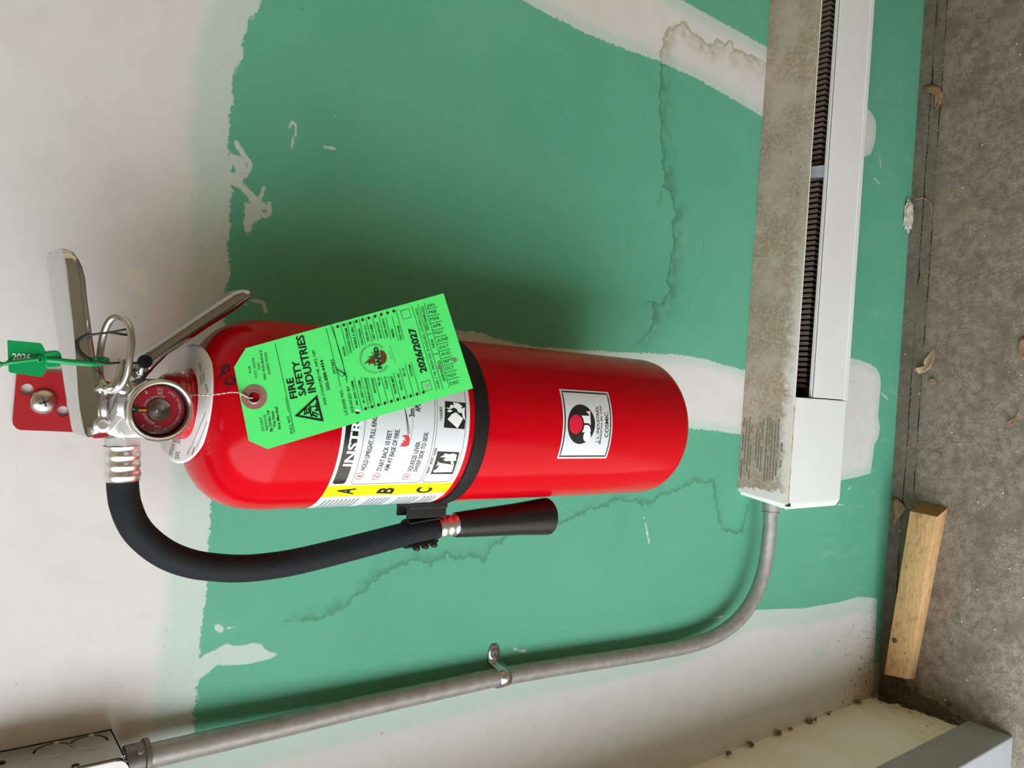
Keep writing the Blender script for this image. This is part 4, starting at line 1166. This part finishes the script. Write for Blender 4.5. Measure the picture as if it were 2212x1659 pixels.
for k in range(10): TG.disc(mb, (ZB(720 + k * 0, 1392) if k == 0 else ZB(720 + 100 * k, 1392 - 28.3 * k)), rD, OF, n=14)
for k in range(10): TG.disc(mb, ZB(283 + 97 * k, 115 - 26.8 * k), rD, OF, n=14)
mb.obj('punch_dots', M['dotink'], tag, kind='stuff')
mb = MB()
P_ = []
for k in range(15):
    a = math.radians(-90 + 180 * k / 14); P_.append(ZB(950 + 98 * math.cos(a) + 30 * math.sin(a) * .28, 592 + 112 * math.sin(a)))
TG.poly(mb, P_, OF)
TG.poly(mb, [ZB(*p) for p in [(885, 715), (840, 730), (855, 690), (800, 690), (760, 725), (780, 680), (750, 680), (685, 697), (740, 655), (760, 625), (820, 610), (750, 590), (820, 575), (840, 550), (835, 525), (790, 530), (830, 510), (850, 545)]], OF)
tl_ = mb.obj('flame_emblem', M['brownink'], tag)
mb = MB(); TG.text(mb, 'NAFED', ZB(975, 765), ZB(905, 432), 66 / 7.211, OF + .00015, .05)
mb.obj('emblem_name', M['ink'], tl_)
mb = MB()
cC = TG.inv(ZB(862, 615)); rC = np.linalg.norm(TG.inv(ZB(862, 845)) - cC) * .96
arc_text(mb, TG, 'NATIONAL ASSOCIATION OF FIRE EQUIPMENT DISTRIBUTORS', -138, 138, rC - .0008, .0014, OF, c=cC)
TG.text(mb, 'THE MARK OF', ZB(1130, 625), ZB(1085, 470), 14 / 7.211, OF); TG.text(mb, 'PROFESSIONAL SERVICE', ZB(1180, 680), ZB(1105, 400), 14 / 7.211, OF)
mb.obj('emblem_ring_text', M['greyink'], tl_)
# tying wire from the eyelet up to the neck
nk = hit(bvh_col, ZG(1400, 540))[0]
wp = [eye - TG.n * .002, eye + TG.n * .0012 + TG.e2 * .003, TG.pt((519, 850), .0015), TG.pt((500, 849), .003), at(470, 852, y=-.135), at(440, 854, y=-.130), at(415, 853, y=-.122), at(398, 852, y=-.112)]
W1 = catmull(wp, 8)
W2 = [p + np.array([0, -.0006 * math.sin(i * 1.1), .0007 * math.cos(i * 1.1)]) for i, p in enumerate(W1)]
W3 = [p - np.array([0, -.0006 * math.sin(i * 1.1), .0007 * math.cos(i * 1.1)]) for i, p in enumerate(W1)]
mb = MB(); mb.put(*tube(W2, .00042, 6)); mb.put(*tube(W3, .00042, 6)); mb.put(*tube(catmull([at(415, 855, y=-.121), at(407, 862, y=-.118), at(402, 868, y=-.112)], 5), .0003, 6))
mb.obj('tie_wire', M['wire'], tag, True)
# ================================================================== BASEBOARD HEATER
HX1 = 1.30
yF = -.065
hz = lambda y: .4215 + (.4060 - .4215) * (y / yF)           # slope of the top plate
M['dusty'] = mat('dusty_enamel', (0.3, 0.27, 0.22), 0.85, spec=0.2)
q = N(M['dusty']); tc = q.coords(); sp_ = q.n('ShaderNodeSeparateXYZ'); q.link(tc, sp_.inputs[0])
dust = q.mix(q.ramp(q.noise(tc, 260, 4, .7), .35, .7), (0.27, 0.21, 0.150), (0.41, 0.34, 0.255))
dust = q.mix(q.ramp(q.noise(tc, 22, 4), .42, .68, 0, .75), dust, (0.43, 0.385, 0.315))
front = q.math('ADD', q.math('MULTIPLY', sp_.outputs[1], -1.0), q.math('MULTIPLY', q.math('SUBTRACT', q.noise(tc, 90, 5, .75), .5), .045))
endw = q.math('ADD', sp_.outputs[0], q.math('MULTIPLY', q.math('SUBTRACT', q.noise(tc, 60, 5, .7), .5), .05))
clean = q.math('MULTIPLY', q.ramp(front, .047, .063, 0, .85), q.ramp(sp_.outputs[0], .14, .42, 1.0, .12))
clean = q.math('MAXIMUM', clean, q.ramp(endw, .002, -.004 + .010, 1, 0))
c = q.mix(clean, dust, (0.66, 0.63, 0.58))
q.link(c, q.b.inputs['Base Color']); q.bump(q.noise(tc, 400, 4), .3, .0008)

heat = thing('baseboard_heater', 'white baseboard heater with a dust covered top along the green wall', 'heater', (-.12, 0, .28))
XB, XF = -.1212, -.1300                                       # the end is cut slightly askew
top = [(XB, 0, hz(0)), (XF, yF, hz(yF)), (HX1, yF, hz(yF)), (HX1, 0, hz(0))]
add('top_plate', *bevel_mesh(*hexa([np.array(p) + [0, 0, -.0016] for p in top] + [np.array(p) for p in top]), .0005, 2), M['dusty'], heat)
add('top_lip', *box(.0, HX1, yF - .0002, yF + .0012, hz(yF) - .003, hz(yF) - .0012, .0003), M['heaterwhite'], heat)
XE = at(1727, 858, y=yF)[0]
zb_ = .2790
add('end_box', *bevel_mesh(*hexa([(XF + .001, yF - .0004, zb_), (XE, yF - .0004, zb_), (XE, -.002, zb_), (XB + .001, -.002, zb_), (XF + .001, yF - .0004, hz(yF) - .0020), (XE, yF - .0004, hz(yF) - .0020), (XE, -.002, hz(0) - .0020), (XB + .001, -.002, hz(0) - .0020)]), .0012, 2), M['heaterwhite'], heat)
add('end_cap', *bevel_mesh(*hexa([(XF - .0068, yF + .003, zb_ + .004), (XF + .0012, yF + .0002, zb_), (XB + .0012, -.001, zb_), (XB - .0050, -.001, zb_ + .004), (XF - .0068, yF + .003, hz(yF) - .005), (XF + .0012, yF + .0002, hz(yF) - .0035), (XB + .0012, -.001, hz(0) - .0025), (XB - .0050, -.001, hz(0) - .006)]), .0010, 2), M['heaterwhite'], heat)
zo = .3615
mb = MB()
mb.put(*box(XE + .0012, HX1, yF - .0006, yF + .0012, zb_, zo, .0005))
mb.put(*box(XE + .0012, HX1, yF + .0022, yF + .0062, zo - .0014, zo + .0012, .0004))
mb.put(*box(XE + .0012, HX1, yF - .0010, yF + .004, zb_ - .0016, zb_ + .0080, .0004))
mb.obj('front_panel', M['heaterwhite'], heat)
add('back_panel', *box(XE, HX1, -.006, -.001, zb_, hz(0) - .004), M['dark'], heat)
add('bottom_pan', *box(XE, HX1, -.060, -.006, zb_, zb_ + .003), M['dark'], heat)
mb = MB()
mb.put(*box(-.0003, .0003, -.043, -.008, .300, .3445)); mb.put(*box(-.0022, .0022, -.042, -.010, .3440, .3446))
FV, FF = mb.v, mb.f
f0 = None
k = 0
x_ = XE + .016
while x_ < .95:
    if f0 is None:
        f0 = add('fin', [(a, b, c) for a, b, c in FV], FF, M['fin'], heat); o = f0
    else:
        o = f0.copy(); col.objects.link(o)
    o.location = (x_, 0, 0)
    o.rotation_euler = (0, RNG.uniform(-.05, .05), RNG.uniform(-.05, .05) * 0)
    x_ += .0072 * (1 + RNG.uniform(-.06, .06)); k += 1
# fins are centred on x: undo the parent offset kept in their mesh
for ch in heat.children:
    if ch.name.startswith('fin'): ch.rotation_euler = (0, 0, 0)
add('heating_tube', *tube([(XE, -.031, .322), (HX1, -.031, .322)], .009, 14), M['diecast'], heat, True)
bx_ = at(1772, 375, y=-.052)
add('damper_bracket', *bevel_mesh(*hexa([(bx_[0] - .004, -.060, .345), (bx_[0] + .012, -.060, .352), (bx_[0] + .010, -.018, .372), (bx_[0] - .002, -.018, .366), (bx_[0] - .004, -.060, .3475), (bx_[0] + .012, -.060, .3545), (bx_[0] + .010, -.018, .3745), (bx_[0] - .002, -.018, .3685)]), .0004, 1), M['flap'], heat)
mb = MB()
RNG.seed(21)
topch = lambda p: at(p[0], p[1], z=.414)
for lx, groups in ((150, 1), (165, 1), (182, 1), (196, 1), (228, .8), (243, 1), (258, .9), (284, 1), (299, 1), (314, 1), (332, 1), (348, 1), (374, .4)):
    v_ = 600 + RNG.randrange(0, 90)
    while v_ < 1010 - RNG.randrange(0, 40):
        L_ = RNG.choice((22, 35, 48, 60, 80))
        if RNG.random() < .82 * groups:
            a = topch(Z4(lx + (600 - v_) * .065 + 20, v_)); b = topch(Z4(lx + (600 - v_ - L_) * .065 + 20, v_ + L_))
            for p in (a, b): p[2] = hz(p[1])
            wv_ = np.array([0, .00085, .00085 * (.0155 / .065)])
            mb.put([a - wv_ + [0, 0, .0002], a + wv_ + [0, 0, .0002], b + wv_ + [0, 0, .0002], b - wv_ + [0, 0, .0002]], [(0, 1, 2, 3)])
        v_ += L_ + 4
M['slotdust'] = mat('vent_slot_dust', (0.155, 0.140, 0.115), 0.9)
mb.obj('vent_slots', M['slotdust'], heat, kind='stuff')
M['ruststreak'] = mat('rust_streak', (0.50, 0.36, 0.19), 0.85, noise=(160, (0.72, 0.66, 0.54), .95))
add('rust_seam', *box(XF + .002, XE - .002, yF - .0007, yF + .001, hz(yF) - .0034, hz(yF) - .0018), M['ruststreak'], heat)
add('corner_notch_shade', *box(XF - .0026, XF + .0014, yF - .0012, yF + .004, hz(yF) - .0066, hz(yF) - .0030), M['dark'], heat)  # solid dark block drawn for the notch, its shade put into the colour

# ================================================================== CONDUIT
RC = .0090
cd = thing('conduit', 'grey steel conduit bending from the junction box down to the heater', 'conduit', tuple(at(1075, 1462, y=0)))
cp = [(315, 1635, -.024), (420, 1611, -.022), (600, 1570, -.019), (800, 1523, -.016), (1000, 1479, -.0145), (1075, 1463, -.014), (1200, 1442, -.014), (1320, 1424, -.015), (1420, 1408, -.016), (1490, 1394, -.018), (1545, 1374, -.020), (1592, 1341, -.023), (1625, 1298, -.025), (1645, 1250, -.027), (1656, 1200, -.028), (1662, 1150, -.029), (1665, 1100, -.029)]
add('pipe', *tube(catmull([at(u, v, y=y) for u, v, y in cp], 8), RC, 26), M['emt'], cd, True)
def fitting(nm, p0, p1, prof, m_, par, n=28):
    p0, p1 = np.asarray(p0), np.asarray(p1); d = p1 - p0; L = np.linalg.norm(d)
    return add(nm, *lathe([(r, t * L) for r, t in prof], p0, d, n), m_, par, True, sharp=35)
f1 = fitting('connector', at(1666.5, 1086, y=-.029), at(1665, 1108, y=-.029), [(.0112, 0), (.0112, .35), (.0106, .4), (.0106, .82), (.0118, .86), (.0118, .98), (.0092, 1)], M['emt'], cd)
sc0 = at(1683, 1094, y=-.035)
add('set_screw', *lathe([(.0028, 0), (.0028, .006), (.0036, .0062), (.0036, .009), (.002, .0095)], sc0, np.array([0, -.55, -.8]), 12), M['steel'], f1, True, sharp=30)
f2 = fitting('connector', at(268, 1646, y=-.024), at(322, 1633, y=-.0237), [(.0108, 0), (.0110, .08), (.0112, .72), (.0128, .77), (.0130, .85), (.0128, .96), (.0098, 1)], M['diecast'], cd)
sc1 = at(302, 1624, y=-.036)
add('set_screw', *lathe([(.0026, 0), (.0026, .004), (.0018, .0045)], sc1, np.array([.6, -.8, 0]), 12), M['diecast'], f2, True, sharp=30)

cs = thing('conduit_strap', 'one hole steel strap holding the conduit to the green wall', 'strap', tuple(at(1066, 1430, y=0)))
cc = at(1082, 1462, y=-.014); ccx, ccz = cc[0], cc[2]
ta0 = at(1066, 1412, y=-.001)
tilt = .10                                                     # follows the pipe, which leans slightly
sec = []
x_tab0, x_tab1 = ta0[0] + .0092, ccx + RC + .0018
for x_ in np.linspace(x_tab0, x_tab1 + .001, 6): sec.append((x_, -.0012))
for a in np.linspace(20, 205, 16): sec.append((ccx + (RC + .0006) * math.cos(math.radians(a)), -.014 - (RC + .0006) * math.sin(math.radians(a))))
V, F = [], []
hwid = [.0030, .0058, .0066, .0068, .0068, .0068] + [.0068] * 16
for (x_, y_), w_ in zip(sec, hwid):
    zc_ = ta0[2] + (ccz - ta0[2]) * min(1, max(0, (ta0[0] + .009 - x_) / .03))
    V += [(x_, y_, zc_ - w_), (x_, y_, zc_ + w_)]
for i in range(len(sec) - 1): F.append((2 * i, 2 * i + 1, 2 * i + 3, 2 * i + 2))
sb = add('band', V, F, M['steel'], cs, True, sharp=60)
md = sb.modifiers.new('sheet', 'SOLIDIFY'); md.thickness = .0012; md.offset = 0
add('screw', *lathe([(.0046, 0), (.0046, .0006), (.0040, .0014), (.0018, .0016), (.0016, .0006), (.0003, .0006)], ta0 + np.array([.0005, -.0008, 0]), (0, -1, 0), 24), M['diecast'], cs, True, sharp=40)

# ================================================================== JUNCTION BOX
jb = thing('junction_box', 'galvanised steel junction box on the white wall above the conduit', 'junction box', (-.325, 0, 1.163))
bx0, bx1, bz0_, bz1_, bd = -.376, -.2745, 1.1625, 1.264, -.047
kn = []
ko = [(at(115, 1622, x=bx1), .0112), (at(192, 1605, x=bx1), .0112)]
sm = [(at(163, 1653, x=bx1), .0026), (at(2, 1648, x=bx1), .0032)]
outer = [(bx1, -.0005, bz0_), (bx1, bd, bz0_), (bx1, bd, bz1_), (bx1, -.0005, bz1_)]
def arc_slot(c, r, w_, a0_, a1_, n=18):
    A = [math.radians(a0_ + (a1_ - a0_) * k / n) for k in range(n + 1)]
    O = [(bx1, c[1] + (r + w_) * math.cos(a), c[2] + (r + w_) * math.sin(a)) for a in A]
    I_ = [(bx1, c[1] + r * math.cos(a), c[2] + r * math.sin(a)) for a in reversed(A)]
    return O + I_
holes = []
for c_, r_ in ko:
    holes += [arc_slot(c_, r_ - .0004, .0018, -100, -24), arc_slot(c_, r_ - .0004, .0018, -10, 80)]
for c_, r_ in sm: holes.append(ring3((bx1, c_[1], c_[2]), r_, (0, 1, 0), Z3D, 16))
sd = add('side_plate', *annulus_prism(outer, holes, (-.0015, 0, 0)), M['galv'], jb)
add('side_plate', *box(bx0, bx0 + .0015, bd, -.0005, bz0_, bz1_, .0003), M['galv'], jb)
add('bottom_plate', *box(bx0, bx1, bd, -.0005, bz0_, bz0_ + .0015, .0003), M['galv'], jb)
add('top_plate', *box(bx0, bx1, bd, -.0005, bz1_ - .0015, bz1_, .0003), M['galv'], jb)
add('back_plate', *box(bx0, bx1, -.0025, -.0006, bz0_, bz1_), M['dark'], jb)
for c_, r_ in ko:
    V, F = lathe([(r_ * .98, 0), (r_ * .98, .0006), (r_ * .9, .0008), (.0004, .0008)], (bx1 - .0010, c_[1], c_[2]), (1, .06, 0), 36)
    k_ = add('knockout', V, F, M['galv'], jb, True, sharp=30)
    add('tie_tab', *box(bx1 - .0008, bx1 + .0010, c_[1] + r_ * .80, c_[1] + r_ * 1.12, c_[2] + .0 - .0016 - r_ * .28, c_[2] + .0016 - r_ * .28, .0003), M['alu'], k_)
# cover with a rounded corner
cv = []
for cx_, cz__, a0_ in ((bx0 + .008, bz0_ + .007, 180), (bx1 - .010, bz0_ + .006, 270), (bx1 - .010, bz1_ - .008, 0), (bx0 + .008, bz1_ - .008, 90)):
    for k in range(7): a = math.radians(a0_ + 15 * k); cv.append((cx_ + .009 * math.cos(a), bd - .0005, cz__ + .009 * math.sin(a)))
cvo = add('cover', *bevel_mesh(*prism(cv, (0, -.0022, 0)), .0004, 1), M['galv'], jb)
for k in (0, 1): add('cover_screw', *lathe([(.004, 0), (.004, .001), (.002, .002)], ((bx1 - .016, bx0 + .016)[k], bd - .0026, (bz0_ + .012, bz1_ - .012)[k]), (0, -1, 0), 18), M['steel'], cvo, True, sharp=40)

# ================================================================== WOOD BLOCK
M['wood'] = mat('weathered_pine', (0.5, 0.33, 0.15), 0.75, spec=0.25)
q = N(M['wood']); tc = q.coords()
gr = q.noise(q.scaled(tc, (2.2, 40, 40)), 14, 5, .6)
c = q.mix(q.ramp(gr, .3, .7), (0.55, 0.315, 0.135), (0.70, 0.44, 0.21))
c = q.mix(q.ramp(q.noise(q.scaled(tc, (1, 2, 2)), 45, 5, .7), .48, .70, 0, .6), c, (0.27, 0.175, 0.085))
c = q.mix(q.ramp(q.noise(tc, 170, 2), .66, .72, 0, .6), c, (0.13, 0.09, 0.055))
q.link(c, q.b.inputs['Base Color']); q.bump(gr, .35, .001)
M['woodend'] = mat('pine_end_grain', (0.30, 0.155, 0.040), 0.7, noise=(160, (0.20, 0.10, 0.03), .8))
WBk = [(-.1423, -.0516, .0005), (-.1477, -.0906, .0005), (-.4290, -.0585, .0005), (-.4310, -.0262, .0005), (-.1578, -.0506, .040), (-.1599, -.0920, .040), (-.4190, -.0652, .040), (-.4246, -.0276, .040)]
V, F = bevel_mesh(*hexa(WBk), .0016, 2)
wd_ = thing('wood_block', 'short length of weathered square timber lying on the floor along the wall', 'timber', (-.29, -.06, 0))
wo = add('timber', V, F, M['wood'], wd_, True, sharp=30)
wo.data.materials.append(M['woodend'])
for p in wo.data.polygons:
    if p.normal.x > .8: p.material_index = 1
kp = at(1932, 1383, z=.0402)
add('knot', *lathe([(.0044, 0), (.0042, .0002), (.001, .0003)], (kp[0], kp[1], .0399), (0, 0, 1), 20), mat('wood_knot', (0.085, 0.055, 0.035), .8), wd_, True)

# ================================================================== FLOOR LITTER
def leaf(name, label, pts, z0, curl, m_, cat='leaf', seed=0, group=None):
    """pts: outline in photo pixels on the floor; curls upward towards the rim"""
    r = random.Random(seed)
    P = [at(u, v, z=z0) for u, v in pts]; c_ = sum(P) / len(P)
    rings = [1.0, .66, .33]
    V = []; n_ = len(P)
    ax_ = P[len(P) // 2] - P[0]; ax_ /= np.linalg.norm(ax_) + 1e-9; sd_ = np.array([-ax_[1], ax_[0], 0])
    wmax = max(abs((p - c_) @ sd_) for p in P) + 1e-6
    for s in rings:
        for p in P:
            d = (p - c_) * s; h_ = curl * (abs(d @ sd_) / wmax) ** 1.6 + .0006 * r.random()
            V.append(c_ + d + np.array([0, 0, h_ + .0006]))
    V.append(c_ + np.array([0, 0, .0006]))
    F = []
    for i in range(2):
        for k in range(n_): F.append((i * n_ + k, i * n_ + (k + 1) % n_, (i + 1) * n_ + (k + 1) % n_, (i + 1) * n_ + k))
    for k in range(n_): F.append((2 * n_ + k, 2 * n_ + (k + 1) % n_, 3 * n_))
    o = solo(name, V, F, m_, label, cat, group, True)
    md = o.modifiers.new('sheet', 'SOLIDIFY'); md.thickness = .0005; md.offset = 1
    return o
leaf('dry_leaf', 'curled tan dry leaf bridging the floor joint', [Z6(*p) for p in [(1025, 455), (1045, 437), (1080, 436), (1115, 450), (1132, 485), (1120, 535), (1090, 575), (1100, 530), (1108, 490), (1085, 468), (1050, 460)]], .001, .002, M['leaf'], seed=1)
leaf('dry_leaf', 'crumpled pale brown dry leaf on the joint below the heater', [Z4(*p) for p in [(1410, 150), (1418, 200), (1410, 255), (1385, 300), (1350, 320), (1310, 330), (1285, 305), (1300, 290), (1335, 285), (1345, 240), (1375, 200)]], .003, .006, M['leafpale'], seed=2)
leaf('leaf_fragment', 'small square brown leaf fragment on the concrete', [Z4(*p) for p in [(1368, 365), (1395, 358), (1418, 368), (1412, 395), (1385, 402), (1365, 388)]], .002, .001, M['leaf'], seed=3)
leaf('dry_leaf', 'reddish dry leaf between the wall and the wood block', [Z4(*p) for p in [(1130, 1160), (1165, 1160), (1200, 1190), (1222, 1225), (1200, 1255), (1170, 1290), (1145, 1340), (1150, 1280), (1135, 1220)]], .004, .005, M['leaf'], seed=4)
leaf('dry_leaf', 'brown dry leaf lying out on the open concrete floor', [Z4(*p) for p in [(1962, 130), (1985, 95), (2025, 90), (2060, 130), (2070, 190), (2040, 235), (1995, 240), (1970, 200)]], .002, .005, M['leaf'], seed=5)
leaf('leaf_fragment', 'dark curled leaf fragment with a thin stalk on the floor', [Z4(*p) for p in [(1890, 655), (1905, 640), (1935, 630), (1955, 595), (1968, 568), (1968, 590), (1950, 640), (1935, 670), (1905, 682)]], .002, .002, M['leaf'], seed=6)
def twig(label, pts, r_, m_, z_=.0012):
    V, F = tube(catmull([at(u, v, z=z_ + .001) for u, v in pts], 6), r_, 6); return solo('twig', V, F, m_, label, 'twig', None, True)
twig('thin tan stalk arching from the wall over the floor joint', [Z6(985, 1020), Z6(1030, 1015), Z6(1065, 1040), Z6(1073, 1095)], .0007, M['leafpale'])
twig('short dark curled stalk on the concrete beside the wood block', [Z4(1398, 862), Z4(1415, 850), Z4(1445, 862), Z4(1468, 888)], .0006, M['debris'])
# flaked plaster at the foot of the wall
def lump(c_, r_, seed, sx=1, sy=1, sz=1, n=2):
    bm = bmesh.new(); bmesh.ops.create_icosphere(bm, subdivisions=n, radius=1.0); rr_ = random.Random(seed)
    for v in bm.verts: v.co *= .75 + .5 * rr_.random()
    V = [(c_[0] + v.co.x * r_ * sx, c_[1] + v.co.y * r_ * sy, c_[2] + v.co.z * r_ * sz) for v in bm.verts]
    bm.verts.index_update(); F = [tuple(v.index for v in f.verts) for f in bm.faces]; bm.free(); return V, F
pc = at(*Z6(988, 1118), y=-.004)
solo('plaster_flake', *lump((pc[0], -.004, max(pc[2], .012)), .016, 3, 1.6, .30, .75, 3), M['plaster'], 'crumbled white plaster flake at the foot of the green wall', 'plaster')
mb = MB(); RNG.seed(9)
for u, v, r_ in ((550, 1365, .0075), (585, 1350, .005), (345, 1450, .0075), (190, 1512, .006), (165, 1520, .005), (20, 1575, .007), (690, 1310, .005), (870, 1245, .007), (980, 1190, .008), (430, 1415, .004)):
    p = at(*Z5(u, v), y=-.004); 
    for k in range(3): mb.put(*lump((WX + .003 + .003 * RNG.random(), -.004 - .004 * RNG.random(), p[2] + RNG.uniform(-.006, .006)), r_ * RNG.uniform(.25, .55), RNG.randrange(999), 1, 1, 1.2, 1))
cdirt = solo('corner_dirt', mb.v, mb.f, M['debris'], 'dark dirt and cobweb lumps caught along the wall corner', 'dirt'); cdirt['kind'] = 'stuff'
mb = MB()
for k in range(60):
    a = RNG.random() ** 1.6
    mb.put(*lump((WX + .003 + .028 * RNG.random() ** 2, -.006 - .13 * a, .0012), RNG.uniform(.001, .0040), RNG.randrange(999), 1.3, 1.3, .45, 1))
mb.put(*lump((WX + .020, -.030, -.0005), .024, 77, .9, 1.1, .14, 3)); mb.put(*lump((WX + .012, -.075, -.0005), .026, 78, .5, 1.5, .10, 3))  # two flat dark mounds where the corner hole and brown patch lie
fdirt = solo('floor_dirt', mb.v, mb.f, M['dirt'], 'dark crumbs of dirt and flat dark mounds along the foot of the left wall', 'dirt'); fdirt['kind'] = 'stuff'
mb = MB()
for k in range(110):
    u, v = RNG.uniform(1935, 2212), RNG.uniform(0, 1600)
    p = at(u, v, z=0)
    if p[1] > -.004 or p[0] < WX + .02 or (-.44 < p[0] < -.13 and -.1 < p[1] < -.02): continue
    mb.put(*lump((p[0], p[1], .0006), RNG.choice((.0004, .0005, .0006, .0008, .0013)), k, 1, 1, .6, 1))
gt = solo('pale_grit', mb.v, mb.f, M['grit'], 'scattered pale specks of grit on the concrete floor', 'grit'); gt['kind'] = 'stuff'
